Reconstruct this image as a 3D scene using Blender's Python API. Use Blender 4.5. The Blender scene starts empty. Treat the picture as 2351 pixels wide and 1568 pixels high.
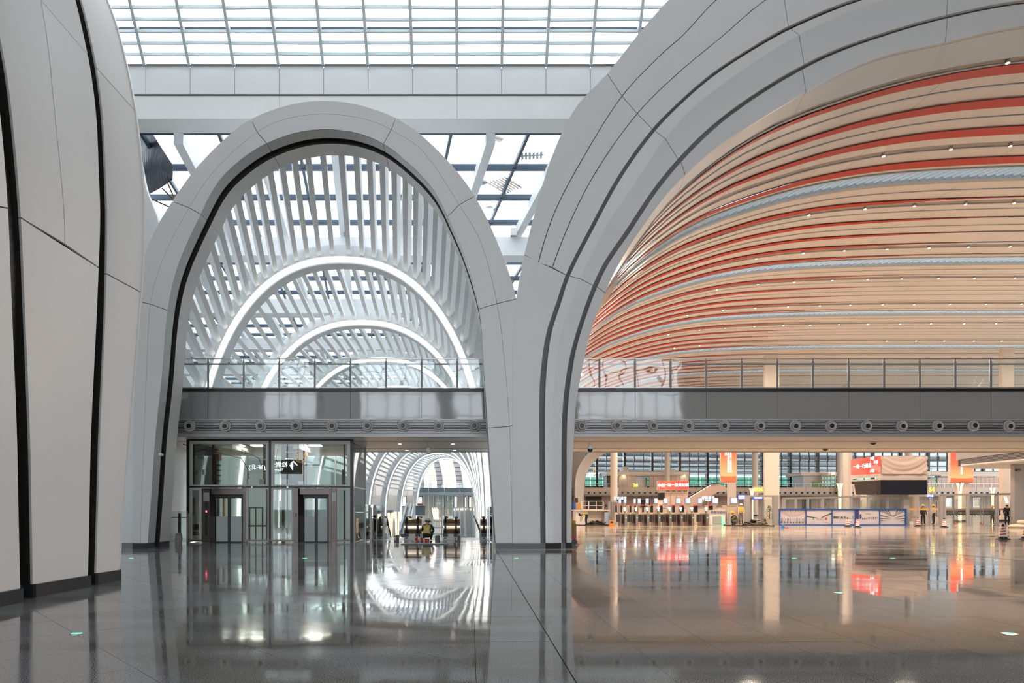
import bpy, math, random
from mathutils import Vector, Matrix
random.seed(7)
PI = math.pi
SC = bpy.context.scene
COL = SC.collection
# ------------------------------------------------------------------ camera
F = 1567.3            # focal length in pixels of the 2351 px frame
VX, VY, EYE = 1080.0, 1165.0, 1.5
cam = bpy.data.objects.new('camera', bpy.data.cameras.new('camera'))
cam.data.lens = 24.0; cam.data.sensor_width = 36.0
cam.data.shift_x = (1175.5-VX)/2351.0; cam.data.shift_y = (VY-784.0)/2351.0
cam.data.clip_end = 2000; cam.data.clip_start = 0.05
cam.location = (0, 0, EYE); cam.rotation_euler = (PI/2, 0, 0)
COL.objects.link(cam); SC.camera = cam
# ------------------------------------------------------------------ world, sun, exposure
SC.view_settings.view_transform = 'Standard'; SC.view_settings.look = 'None'
SC.view_settings.gamma = 1.0; SC.view_settings.use_curve_mapping = False
SC.view_settings.exposure = 0.50
W = bpy.data.worlds.new('world'); SC.world = W; W.use_nodes = True
nt = W.node_tree; nt.nodes.clear()
tc = nt.nodes.new('ShaderNodeTexCoord'); sp = nt.nodes.new('ShaderNodeSeparateXYZ')
rp = nt.nodes.new('ShaderNodeValToRGB'); bg = nt.nodes.new('ShaderNodeBackground'); ou = nt.nodes.new('ShaderNodeOutputWorld')
nt.links.new(tc.outputs['Generated'], sp.inputs[0]); nt.links.new(sp.outputs[2], rp.inputs[0])
rp.color_ramp.elements[0].position = 0.0; rp.color_ramp.elements[0].color = (0.80, 0.86, 0.92, 1)
rp.color_ramp.elements[1].position = 0.5; rp.color_ramp.elements[1].color = (0.92, 0.965, 1.0, 1)
nt.links.new(rp.outputs[0], bg.inputs[0]); nt.links.new(bg.outputs[0], ou.inputs[0])
bg.inputs[1].default_value = 3.6
WARM = (1.0, 0.77, 0.58)
def area_light(loc, rot, size, power, color, shape='DISK'):
    l = bpy.data.lights.new('fill_light', 'AREA'); l.energy = power; l.color = color; l.shape = shape; l.size = size
    o = bpy.data.objects.new('fill_light', l); o.location = loc; o.rotation_euler = rot
    COL.objects.link(o); return o
for (x, y) in ((13, 45), (26, 45), (40, 45), (13, 66), (27, 66), (42, 66), (60, 60), (24, 90), (45, 90), (68, 90), (90, 95), (24, 31)):
    area_light((x, y, 17.6 if x > 14 else 15.2), (0, 0, 0), 1.6, 1800, WARM)  # area lights added to warm the hall, without fixtures of their own

# ------------------------------------------------------------------ helpers
def P(px, py, Y):
    return Vector(((px-VX)*Y/F, Y, EYE+(VY-py)*Y/F))
def smoothstep(a, b, t):
    t = max(0.0, min(1.0, (t-a)/(b-a))); return t*t*(3-2*t)
MATS = {}
def mat(name, color, rough=0.5, metal=0.0, var=0.04, vscale=1.5, bump=0.0, bscale=40, emit=None, es=0.0, coat=0.0, spec=0.5):
    if name in MATS: return MATS[name]
    m = bpy.data.materials.new(name); m.use_nodes = True; n = m.node_tree.nodes; l = m.node_tree.links
    b = n['Principled BSDF']
    b.inputs['Base Color'].default_value = (*color, 1); b.inputs['Roughness'].default_value = rough
    b.inputs['Metallic'].default_value = metal; b.inputs['Specular IOR Level'].default_value = spec
    b.inputs['Coat Weight'].default_value = coat
    tcn = n.new('ShaderNodeTexCoord')
    if var > 0:
        no = n.new('ShaderNodeTexNoise'); no.inputs['Scale'].default_value = vscale; no.inputs['Detail'].default_value = 4
        mr = n.new('ShaderNodeMapRange'); mr.inputs[3].default_value = 1-var; mr.inputs[4].default_value = 1+var
        mx = n.new('ShaderNodeMix'); mx.data_type = 'RGBA'; mx.blend_type = 'MULTIPLY'; mx.inputs[0].default_value = 1
        mx.inputs[6].default_value = (*color, 1)
        l.new(tcn.outputs['Object'], no.inputs[0]); l.new(no.outputs[0], mr.inputs[0]); l.new(mr.outputs[0], mx.inputs[7]); l.new(mx.outputs[2], b.inputs['Base Color'])
    if bump > 0:
        nb = n.new('ShaderNodeTexNoise'); nb.inputs['Scale'].default_value = bscale; nb.inputs['Detail'].default_value = 3
        bp = n.new('ShaderNodeBump'); bp.inputs['Strength'].default_value = 1.0; bp.inputs['Distance'].default_value = bump
        l.new(tcn.outputs['Object'], nb.inputs[0]); l.new(nb.outputs[0], bp.inputs['Height']); l.new(bp.outputs[0], b.inputs['Normal'])
    if emit:
        b.inputs['Emission Color'].default_value = (*emit, 1); b.inputs['Emission Strength'].default_value = es
    MATS[name] = m; return m
def glass(name, tint=(0.93, 0.97, 0.96), refl=0.5, rough=0.0, wave=0.0):
    if name in MATS: return MATS[name]
    m = bpy.data.materials.new(name); m.use_nodes = True; n = m.node_tree.nodes; l = m.node_tree.links; n.clear()
    tr = n.new('ShaderNodeBsdfTransparent'); tr.inputs[0].default_value = (*tint, 1)
    gl = n.new('ShaderNodeBsdfGlossy'); gl.inputs[0].default_value = (1, 1, 1, 1); gl.inputs['Roughness'].default_value = rough
    fr = n.new('ShaderNodeFresnel'); fr.inputs[0].default_value = 1.5
    ma = n.new('ShaderNodeMath'); ma.operation = 'MULTIPLY'; ma.inputs[1].default_value = refl*2; ma.use_clamp = True
    mx = n.new('ShaderNodeMixShader'); o = n.new('ShaderNodeOutputMaterial')
    l.new(fr.outputs[0], ma.inputs[0]); l.new(ma.outputs[0], mx.inputs[0]); l.new(tr.outputs[0], mx.inputs[1]); l.new(gl.outputs[0], mx.inputs[2]); l.new(mx.outputs[0], o.inputs[0])
    if wave > 0:
        tcn = n.new('ShaderNodeTexCoord'); nb = n.new('ShaderNodeTexNoise'); nb.inputs['Scale'].default_value = 0.5
        bp = n.new('ShaderNodeBump'); bp.inputs['Distance'].default_value = wave
        l.new(tcn.outputs['Object'], nb.inputs[0]); l.new(nb.outputs[0], bp.inputs['Height']); l.new(bp.outputs[0], gl.inputs['Normal'])
    MATS[name] = m; return m
def emis(name, color, s):
    return mat(name, (color[0]*.3, color[1]*.3, color[2]*.3), 0.6, 0, 0, emit=color, es=s)

class MB:
    def __init__(self): self.v = []; self.f = []
    def add(self, vs, fs):
        b = len(self.v); self.v += [tuple(p) for p in vs]; self.f += [tuple(i+b for i in f) for f in fs]; return self
    def box(self, x0, x1, y0, y1, z0, z1):
        return self.add([(x0,y0,z0),(x1,y0,z0),(x1,y1,z0),(x0,y1,z0),(x0,y0,z1),(x1,y0,z1),(x1,y1,z1),(x0,y1,z1)],
                        [(0,3,2,1),(4,5,6,7),(0,1,5,4),(1,2,6,5),(2,3,7,6),(3,0,4,7)])
    def pbox(self, px0, px1, py0, py1, Y, d):     # box whose front face covers the pixel rectangle at distance Y
        a = P(px0, py1, Y); b = P(px1, py0, Y); return self.box(a.x, b.x, Y, Y+d, a.z, b.z)
    def bbox(self, x0, x1, y0, y1, z0, z1, c=0.02):   # chamfered box (vertical edges and top)
        pts = [(x0+c,y0),(x1-c,y0),(x1,y0+c),(x1,y1-c),(x1-c,y1),(x0+c,y1),(x0,y1-c),(x0,y0+c)]
        n = 8; vs = [(x,y,z0) for x,y in pts]+[(x,y,z1-c) for x,y in pts]
        cx, cy = (x0+x1)/2, (y0+y1)/2
        sx = 1-2*c/max(abs(x1-x0),1e-6); sy = 1-2*c/max(abs(y1-y0),1e-6)
        vs += [(cx+(x-cx)*sx, cy+(y-cy)*sy, z1) for x,y in pts]
        fs = [tuple(range(n-1,-1,-1)), tuple(range(2*n,3*n))]
        for k in (0,1):
            for i in range(n): fs.append((k*n+i, k*n+(i+1)%n, (k+1)*n+(i+1)%n, (k+1)*n+i))
        return self.add(vs, fs)
    def beam(self, a, b, w, h, up=(0,0,1)):       # rectangular bar from a to b
        a = Vector(a); b = Vector(b); d = (b-a).normalized(); u = Vector(up)
        s = d.cross(u)
        if s.length < 1e-5: s = Vector((1,0,0))
        s.normalize(); t = s.cross(d).normalized(); vs = []
        for p in (a, b):
            for i, j in ((-1,-1),(1,-1),(1,1),(-1,1)): vs.append(p+s*(w/2*i)+t*(h/2*j))
        return self.add(vs, [(3,2,1,0),(4,5,6,7),(0,1,5,4),(1,2,6,5),(2,3,7,6),(3,0,4,7)])
    def tube(self, pts, r, n=8, cap=True):
        pts = [Vector(p) for p in pts]; rs = r if isinstance(r, (list, tuple)) else [r]*len(pts)
        ref = Vector((0,0,1)); vs = []
        for i, p in enumerate(pts):
            d = (pts[min(i+1,len(pts)-1)]-pts[max(i-1,0)]).normalized()
            if abs(d.dot(ref)) > 0.95: ref = Vector((1,0,0)) if abs(d.x) < 0.9 else Vector((0,1,0))
            s = d.cross(ref).normalized(); t = s.cross(d).normalized(); ref = t
            for k in range(n):
                a = 2*PI*k/n; vs.append(p+s*math.cos(a)*rs[i]+t*math.sin(a)*rs[i])
        fs = []
        for i in range(len(pts)-1):
            for k in range(n): fs.append((i*n+k, i*n+(k+1)%n, (i+1)*n+(k+1)%n, (i+1)*n+k))
        if cap: fs += [tuple(range(n-1,-1,-1)), tuple((len(pts)-1)*n+k for k in range(n))]
        return self.add(vs, fs)
    def lathe(self, cx, cy, prof, n=16, axis='z', base=0):   # prof: (radius, along)
        vs = []
        for r, h in prof:
            for k in range(n):
                a = 2*PI*k/n
                if axis == 'z': vs.append((cx+r*math.cos(a), cy+r*math.sin(a), base+h))
                else: vs.append((cx+r*math.cos(a), base+h, cy+r*math.sin(a)))     # axis y: cx=x, cy=z
        fs = []
        for i in range(len(prof)-1):
            for k in range(n): fs.append((i*n+k, i*n+(k+1)%n, (i+1)*n+(k+1)%n, (i+1)*n+k))
        fs += [tuple(range(n-1,-1,-1)), tuple((len(prof)-1)*n+k for k in range(n))]
        return self.add(vs, fs)
    def loft(self, A, B):
        n = len(A); return self.add(list(A)+list(B), [(i, i+1, n+i+1, n+i) for i in range(n-1)])
    def slab(self, A, B, dv):                     # closed slab between two polylines, thickened by dv
        n = len(A); dv = Vector(dv)
        vs = [Vector(p) for p in A]+[Vector(p) for p in B]; vs += [p+dv for p in vs]; m = 2*n; fs = []
        for i in range(n-1):
            fs += [(i, i+1, n+i+1, n+i), (m+n+i, m+n+i+1, m+i+1, m+i), (m+i, m+i+1, i+1, i), (n+i, n+i+1, m+n+i+1, m+n+i)]
        fs += [(0, n, m+n, m), (m+n-1, m+n-1+n, n-1+n, n-1)]
        return self.add(vs, fs)
    def prism(self, poly, y0, y1):                # polygon in XZ extruded along Y
        n = len(poly); vs = [(x, y0, z) for x, z in poly]+[(x, y1, z) for x, z in poly]
        fs = [tuple(range(n)), tuple(range(2*n-1, n-1, -1))]+[(i, n+i, n+(i+1)%n, (i+1)%n) for i in range(n)]
        return self.add(vs, fs)
    def prismx(self, poly, x0, x1):               # polygon in YZ extruded along X
        n = len(poly); vs = [(x0, y, z) for y, z in poly]+[(x1, y, z) for y, z in poly]
        fs = [tuple(range(n)), tuple(range(2*n-1, n-1, -1))]+[(i, n+i, n+(i+1)%n, (i+1)%n) for i in range(n)]
        return self.add(vs, fs)
    def mesh(self, name, m, smooth=False):
        me = bpy.data.meshes.new(name); me.from_pydata(self.v, [], self.f); me.update()
        if m: me.materials.append(m)
        if smooth: me.polygons.foreach_set('use_smooth', [True]*len(me.polygons))
        return me
    def obj(self, name, m, parent=None, kind=None, label=None, smooth=False, cat=None, group=None):
        return link(name, self.mesh(name, m, smooth), parent, kind, label, cat, group)
def link(name, me, parent=None, kind=None, label=None, cat=None, group=None):
    o = bpy.data.objects.new(name, me); COL.objects.link(o)
    if parent is not None:
        o.parent = parent
        if parent.parent is None: o.matrix_parent_inverse = parent.matrix_basis.inverted()
    if kind: o['kind'] = kind
    if label: o['label'] = label
    if cat: o['category'] = cat
    if group: o['group'] = group
    return o
def thing(name, label, cat, loc=(0,0,0), group=None):
    o = bpy.data.objects.new(name, None); COL.objects.link(o); o.location = loc; o.empty_display_size = .2
    o['label'] = label; o['category'] = cat
    if group: o['group'] = group
    return o
KIDS = {}
def copy_tree(o, loc=None, label=None, group=None, rotz=None, parent=None):
    c = o.copy(); COL.objects.link(c)
    if parent is not None: c.parent = parent
    else:
        if loc is not None: c.location = loc
        if rotz is not None: c.rotation_euler = (0, 0, rotz)
        if label: c['label'] = label
        if group: c['group'] = group
    for ch in [x for x in o.children]: copy_tree(ch, parent=c)
    return c
def text(name, body, m, loc, size, parent=None, rot=(PI/2,0,0), extrude=0.01, align='CENTER', kind=None, width=None, lines=1.0):
    cu = bpy.data.curves.new(name, 'FONT'); cu.body = body; cu.size = size; cu.extrude = extrude
    cu.align_x = align; cu.align_y = 'CENTER'; cu.resolution_u = 2; cu.space_line = lines
    t = bpy.data.objects.new(name, cu); COL.objects.link(t)
    bpy.context.view_layer.update()
    me = bpy.data.meshes.new_from_object(t.evaluated_get(bpy.context.evaluated_depsgraph_get()))
    bpy.data.objects.remove(t); bpy.data.curves.remove(cu)
    sx = 1.0
    if width and len(me.vertices):
        xs = [v.co.x for v in me.vertices]; sx = width/(max(xs)-min(xs))
    me.transform(Matrix.Translation(Vector(loc)) @ Matrix.Rotation(rot[2],4,'Z') @ Matrix.Rotation(rot[1],4,'Y') @ Matrix.Rotation(rot[0],4,'X') @ Matrix.Diagonal((sx,1,1,1)))
    me.materials.clear(); me.materials.append(m)
    return link(name, me, parent, kind)
class Edge:
    """smooth world polyline through image points, each placed at its own real distance"""
    def __init__(self, pts, Y, n=160):
        q = []
        for i, p in enumerate(pts):
            y = Y(i/(len(pts)-1)) if callable(Y) else (p[2] if len(p) > 2 else Y)
            q.append(P(p[0], p[1], y))
        self.set(q, n)
    def set(self, q, n=160):
        # centripetal-ish Catmull-Rom, dense
        d = []
        e = [q[0]*2-q[1]]+q+[q[-1]*2-q[-2]]
        for i in range(1, len(e)-2):
            p0, p1, p2, p3 = e[i-1:i+3]
            l = (p2-p1).length
            m1 = (p2-p0)*(l/max((p2-p1).length+(p1-p0).length, 1e-6)); m2 = (p3-p1)*(l/max((p3-p2).length+(p2-p1).length, 1e-6))
            for k in range(14):
                t = k/14; t2 = t*t; t3 = t2*t
                d.append(p1*(2*t3-3*t2+1)+m1*(t3-2*t2+t)+p2*(-2*t3+3*t2)+m2*(t3-t2))
        d.append(q[-1].copy()); self.d = d
        self.L = [0.0]
        for a, b in zip(d, d[1:]): self.L.append(self.L[-1]+(b-a).length)
        return self
    def at(self, t):
        s = max(0, min(1, t))*self.L[-1]; lo, hi = 0, len(self.L)-1
        while hi-lo > 1:
            m = (lo+hi)//2
            if self.L[m] <= s: lo = m
            else: hi = m
        k = (s-self.L[lo])/max(self.L[hi]-self.L[lo], 1e-9)
        return self.d[lo].lerp(self.d[hi], k)
    def near(self, px, py):                        # curve parameter closest to an image point
        best = (1e9, 0)
        for i, p in enumerate(self.d):
            u = VX+p.x*F/p.y; v = VY-(p.z-EYE)*F/p.y; e = (u-px)**2+(v-py)**2
            if e < best[0]: best = (e, i)
        return self.L[best[1]]/self.L[-1]
    def seg(self, t0, t1, n): return [self.at(t0+(t1-t0)*i/n) for i in range(n+1)]
    def moved(self, f):
        e = Edge.__new__(Edge); e.d = [f(p) for p in self.d]; e.L = [0.0]
        for a, b in zip(e.d, e.d[1:]): e.L.append(e.L[-1]+(b-a).length)
        return e
def panel(A, B, ta, tb, n, dv, m, parent, gap=0.012, name='cladding_panel', ins=0.0, insb=None):
    """one cladding panel between curves A and B; ta=(start,end) on A, tb on B"""
    ga = gap/A.L[-1]; gb = gap/B.L[-1]
    a = A.seg(ta[0]+ga, ta[1]-ga, n); b = B.seg(tb[0]+gb, tb[1]-gb, n)
    insb = ins if insb is None else insb
    a2 = []; b2 = []
    for p, q in zip(a, b):
        l = max((q-p).length, 1e-4); a2.append(p.lerp(q, min(.4, ins/l))); b2.append(q.lerp(p, min(.4, insb/l)))
    nc = 4; grid = [[p.lerp(q, j/nc) for p in [a_] for q in [b_]][0] for a_, b_ in zip(a2, b2) for j in range(nc+1)]
    N = (n+1)*(nc+1); dv = Vector(dv); vs = grid+[p+dv for p in grid]; fs = []; w = nc+1
    for i in range(n):
        for j in range(nc):
            k = i*w+j; fs += [(k, k+w, k+w+1, k+1), (N+k, N+k+1, N+k+w+1, N+k+w)]
        fs += [(i*w, N+i*w, N+(i+1)*w, (i+1)*w), (i*w+nc, (i+1)*w+nc, N+(i+1)*w+nc, N+i*w+nc)]
    for j in range(nc): fs += [(j, j+1, N+j+1, N+j), (n*w+j, N+n*w+j, N+n*w+j+1, n*w+j+1)]
    o = MB().add(vs, fs).obj(name, m, parent, smooth=True); o.data.set_sharp_from_angle(angle=math.radians(40)); return o

# ------------------------------------------------------------------ materials
M_clad = mat('white_cladding', (0.73, 0.715, 0.70), 0.42, var=0.035, vscale=0.7)
M_clad2 = mat('pale_cladding', (0.76, 0.77, 0.77), 0.4, var=0.03, vscale=0.8)
M_groove = mat('shadow_gap_grey', (0.40, 0.40, 0.40), 0.5)
M_ledge = mat('lit_ledge', (0.88, 0.88, 0.88), 0.4)  # paler than the cladding, puts the light caught by the ledge into its colour
M_dark = mat('dark_bronze_channel', (0.030, 0.026, 0.023), 0.5)
M_base = mat('black_granite_base', (0.035, 0.036, 0.040), 0.18, var=0.5, vscale=160)
M_beam = mat('painted_beam', (0.78, 0.78, 0.77), 0.5, var=0.04, vscale=0.6)
M_blue = mat('dark_blue_mullion', (0.045, 0.075, 0.115), 0.4)
M_louv = mat('white_louvre', (0.82, 0.84, 0.85), 0.45, var=0.08, vscale=3)
M_steel = mat('brushed_steel', (0.50, 0.50, 0.50), 0.3, 1.0, var=0.05)
M_grey = mat('grey_metal', (0.42, 0.41, 0.41), 0.35, 0.2, var=0.03)
M_greyd = mat('dark_grey_metal', (0.06, 0.058, 0.058), 0.4, 0.3)
M_black = mat('black_frame', (0.012, 0.011, 0.011), 0.35)
M_fascia = mat('gloss_grey_fascia', (0.33, 0.32, 0.315), 0.045, 0.0, var=0.02, coat=0.0, spec=1.0, bump=0.010, bscale=0.35)
M_cream = mat('cream_ceiling_panel', (0.80, 0.75, 0.68), 0.45, var=0.02)
M_vault = mat('cream_vault_panel', (0.80, 0.745, 0.69), 0.42, var=0.03, vscale=0.5)
M_red = mat('red_vault_strip', (0.60, 0.030, 0.006), 0.45, var=0.04)
M_glass = glass('clear_glass', (0.93, 0.97, 0.96), 0.75, wave=0.0)
M_glassr = glass('balustrade_glass', (0.95, 0.98, 0.98), 0.55, wave=0.02)
M_glasslift = glass('lift_glass', (0.88, 0.93, 0.91), 0.5)
M_roofgrey = glass('dimmed_far_roof_glass', (0.62, 0.66, 0.68), 0.3)  # far panes darkened to cut the daylight on the lower arches
M_roofglass = glass('roof_glass', (0.97, 0.99, 1.0), 0.3)
M_strip = emis('white_light_strip', (1.0, 1.0, 0.93), 1.5)
M_nozz = mat('nozzle_grey', (0.50, 0.48, 0.46), 0.4)
M_roofblue = glass('tinted_roof_glass', (0.42, 0.54, 0.62), 0.3)
M_warmlamp = emis('warm_spot_lens', (1.0, 0.86, 0.60), 40)
M_rib = mat('vault_rib_white', (0.70, 0.72, 0.73), 0.5, var=0.04)
# ------------------------------------------------------------------ floor
def granite(name, base, speck, rough=0.07, warm=0.0):
    m = bpy.data.materials.new(name); m.use_nodes = True; n = m.node_tree.nodes; l = m.node_tree.links
    b = n['Principled BSDF']; t = n.new('ShaderNodeTexCoord')
    n1 = n.new('ShaderNodeTexNoise'); n1.inputs['Scale'].default_value = 95; n1.inputs['Detail'].default_value = 3; n1.inputs['Roughness'].default_value = 0.7
    r1 = n.new('ShaderNodeValToRGB'); r1.color_ramp.elements[0].position = 0.46; r1.color_ramp.elements[0].color = (*base, 1)
    r1.color_ramp.elements[1].position = 0.57; r1.color_ramp.elements[1].color = (*speck, 1)
    n2 = n.new('ShaderNodeTexNoise'); n2.inputs['Scale'].default_value = 0.35; n2.inputs['Detail'].default_value = 5; n2.inputs['Distortion'].default_value = 1.5
    mp = n.new('ShaderNodeMapping'); mp.inputs['Scale'].default_value = (0.45, 1.4, 1)
    r2 = n.new('ShaderNodeValToRGB'); r2.color_ramp.elements[0].position = 0.42; r2.color_ramp.elements[0].color = (0.66, 0.60, 0.50, 1)
    r2.color_ramp.elements[1].position = 0.56; r2.color_ramp.elements[1].color = (1, 1, 1, 1)
    mx = n.new('ShaderNodeMix'); mx.data_type = 'RGBA'; mx.blend_type = 'MULTIPLY'; mx.inputs[0].default_value = 0.75
    l.new(t.outputs['Object'], n1.inputs[0]); l.new(n1.outputs[0], r1.inputs[0])
    l.new(t.outputs['Object'], mp.inputs[0]); l.new(mp.outputs[0], n2.inputs[0]); l.new(n2.outputs[0], r2.inputs[0])
    l.new(r1.outputs[0], mx.inputs[6]); l.new(r2.outputs[0], mx.inputs[7]); l.new(mx.outputs[2], b.inputs['Base Color'])
    mr = n.new('ShaderNodeMapRange'); mr.inputs[1].default_value = 0.4; mr.inputs[2].default_value = 0.6; mr.inputs[3].default_value = rough*.55; mr.inputs[4].default_value = rough*1.5
    l.new(n2.outputs[0], mr.inputs[0]); l.new(mr.outputs[0], b.inputs['Roughness'])
    nb = n.new('ShaderNodeTexNoise'); nb.inputs['Scale'].default_value = 1.1; bp = n.new('ShaderNodeBump'); bp.inputs['Distance'].default_value = 0.0012
    l.new(t.outputs['Object'], nb.inputs[0]); l.new(nb.outputs[0], bp.inputs['Height']); l.new(bp.outputs[0], b.inputs['Normal'])
    b.inputs['Specular IOR Level'].default_value = 0.62
    MATS[name] = m; return m
M_gran = granite('grey_granite', (0.050, 0.052, 0.056), (0.33, 0.335, 0.34))
M_marb = granite('beige_marble', (0.42, 0.36, 0.29), (0.52, 0.45, 0.37), 0.10)
M_joint = mat('dark_joint', (0.012, 0.012, 0.012), 0.7)
M_lowfl = mat('lower_floor_stone', (0.30, 0.29, 0.28), 0.12, var=0.1)
def clip(poly, f):          # keep the side where f(p) >= 0
    out = []
    for i, a in enumerate(poly):
        b = poly[(i+1) % len(poly)]; fa, fb = f(a), f(b)
        if fa >= 0: out.append(a)
        if (fa >= 0) != (fb >= 0):
            k = fa/(fa-fb); out.append((a[0]+(b[0]-a[0])*k, a[1]+(b[1]-a[1])*k))
    return out
def tile_add(mb, poly, tilt=0.0011):
    if len(poly) < 3: return
    cx = sum(p[0] for p in poly)/len(poly); cy = sum(p[1] for p in poly)/len(poly)
    sx = random.uniform(-tilt, tilt); sy = random.uniform(-tilt, tilt); n = len(poly)
    top = [(x, y, (x-cx)*sx+(y-cy)*sy) for x, y in poly]; bot = [(x, y, -0.03) for x, y in poly]
    mb.add(top+bot, [tuple(range(n))]+[(i, n+i, n+(i+1) % n, (i+1) % n) for i in range(n)])
def area(poly): return abs(sum(poly[i][0]*poly[(i+1) % len(poly)][1]-poly[(i+1) % len(poly)][0]*poly[i][1] for i in range(len(poly))))/2
OPX0, OPX1, OPY0 = -24.0, 0.72, 33.6      # the opening down to the lower hall
floor = MB().box(-40, OPX0, -30, 170, -0.5, -0.028).box(OPX0, OPX1, -30, OPY0, -0.5, -0.028).box(OPX1, 125, -30, 175, -0.5, -0.028).obj('floor', M_joint, kind='structure')
XJ, G = 0.91, 0.0025
n_tile = 0
far = MB(); farw = MB()
# right field: tiles parallel to the view
tx, ty = 0.86, 1.72
for i in range(0, 40):
    x0 = 0.05+i*tx
    if i > 17: continue
    for j in range(-8, 12):
        y0 = 4.2+j*ty
        poly = [(x0+G, y0+G), (x0+tx-G-(0.008 if i == 0 else 0), y0+G), (x0+tx-G-(0.008 if i == 0 else 0), y0+ty-G), (x0+G, y0+ty-G)]
        poly = clip(poly, lambda p: 24.0-p[1])
        if len(poly) < 3: continue
        cy = y0+ty/2; cx = x0+tx/2
        if 4 < cy < 20.5 and abs(cx) < cy*0.83 and n_tile < 150:
            mb = MB(); tile_add(mb, poly); mb.obj('tile', M_gran, floor); n_tile += 1
        else: tile_add(far, poly)
# left field: tiles turned by about 42 degrees
ca, sa = math.cos(math.radians(42)), math.sin(math.radians(42)); s = 1.2
for i in range(-30, 45):
    for j in range(-40, 40):
        c = []
        for a, b in ((G, G), (s-G, G), (s-G, s-G), (G, s-G)):
            u, v = i*s+a, j*s+b; c.append((u*ca-v*sa, 1.1+u*sa+v*ca))
        for f in (lambda p: 0.05-G-p[0], lambda p: p[0]+22, lambda p: p[1]+12, lambda p: 28.0-p[1]):
            c = clip(c, f)
            if len(c) < 3: break
        if len(c) < 3: continue
        cy = sum(p[1] for p in c)/len(c); cx = sum(p[0] for p in c)/len(c)
        if 4 < cy < 18 and cx > -cy*0.72 and cx > -7.3 and n_tile < 290:
            mb = MB(); tile_add(mb, c); mb.obj('tile', M_gran, floor); n_tile += 1
        else: tile_add(far, c)
# strip under the gallery and the beige floor of the big hall
for i in range(0, 26):
    for j in range(0, 4):
        x0 = -24+i*.95; y0 = 28+j*1.4; poly = [(x0+G, y0+G), (min(x0+.95, OPX1)-G, y0+G), (min(x0+.95, OPX1)-G, min(y0+1.4, OPY0)-G), (x0+G, min(y0+1.4, OPY0)-G)]
        tile_add(farw, poly, .0006)
for j in range(0, 2): tile_add(farw, [(0.05+G, 24+j*2+G), (.91-G, 24+j*2+G), (.91-G, 26+j*2-G), (0.05+G, 26+j*2-G)], .0007)
for j in range(0, 70): tile_add(farw, [(OPX1, 28+j*2+G), (.91-G, 28+j*2+G), (.91-G, 30+j*2-G), (OPX1, 30+j*2-G)], .0003)
for i in range(0, 24):
    for j in range(0, 22):
        x0 = 0.91+i*1.72; y0 = 24+j*2.0
        tile_add(farw, [(x0+G, y0+G), (x0+1.72-G, y0+G), (x0+1.72-G, y0+2-G), (x0+G, y0+2-G)], .0007)
farw.box(42.2, 124, 24, 68, -.03, 0).box(.91, 124, 68, 172, -.03, 0).box(15.6, 124, -20, 24, -.03, 0)
far.obj('tile_field', M_gran, floor, kind='stuff'); farw.obj('beige_tile_field', M_marb, floor, kind='stuff')
MB().box(-40, 1.6, 33.0, 160, -8.2, -8.0).obj('floor', M_lowfl, kind='structure')
MB().box(OPX0, OPX1, OPY0-.25, OPY0, -1.2, 0.0).obj('trim_1', M_beam, kind='structure')
# small green floor lamps sunk in the stone
M_green = emis('green_floor_diode', (0.05, 1.0, 0.25), 4)
for k, (px, py) in enumerate(((176, 1455), (2317, 1455), (1925, 1361), (1185, 1282), (301, 1282), (700, 1282), (1823, 1282), (2049, 1282))):
    Y = EYE*F/(py-VY); c = P(px, py, Y); r = .085
    where = ('in the grey granite near the big grooved arch leg', 'in the brown floor, nearest of the right hall', 'in the brown floor in front of the picture barrier', 'in the granite before the central pier', 'in the granite beside the distant left arch foot', 'in the granite before the glass lift', 'in the beige marble before the walk-through frame', 'in the beige marble before the covered kiosk')[k]
    t = thing('floor_marker', 'round green glowing floor marker set '+where, 'floor light', (c.x, Y, 0), 'green floor markers')
    MB().lathe(c.x, Y, [(r, 0), (r, .004), (r*.9, .006)], 20).obj('bezel', M_steel, t)
    MB().box(c.x-.055, c.x+.055, Y-.02, Y+.02, .006, .009).obj('lamp', M_green, t)
# ------------------------------------------------------------------ the big grooved arch on the right
YA = 24.8
PV = Edge.__new__(Edge)
PV.set([Vector((x, 0, z)) for x, z in ((3.7, -.1), (3.85, 3), (4.0, 5.5), (4.4, 7.8), (5.0, 9.5), (6.1, 11.3), (7.65, 13.3), (9.6, 15.0), (11.7, 16.3), (13.9, 17.2), (17.5, 18.25), (22, 18.95), (30, 19.35), (42, 19.5), (70, 19.5), (112, 19.5))])
SMAX = PV.L[-1]
def vsh(Y): return 0.0 if Y < 52 else 13.5*((min(Y, 100)-52)/60.0)**2
def vp(s, Y, off=0.0):            # s in metres along the profile; off > 0 towards the room
    p = PV.at(s/SMAX); a = PV.at(max(0, s-.3)/SMAX); b = PV.at(min(SMAX, s+.3)/SMAX); d = (b-a).normalized()
    return Vector((p.x+d.z*off+vsh(Y), Y, p.z-d.x*off))
def s_at_x(x):
    lo, hi = 0, SMAX
    for _ in range(30):
        m = (lo+hi)/2
        if PV.at(m/SMAX).x < x: lo = m
        else: hi = m
    return lo
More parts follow.
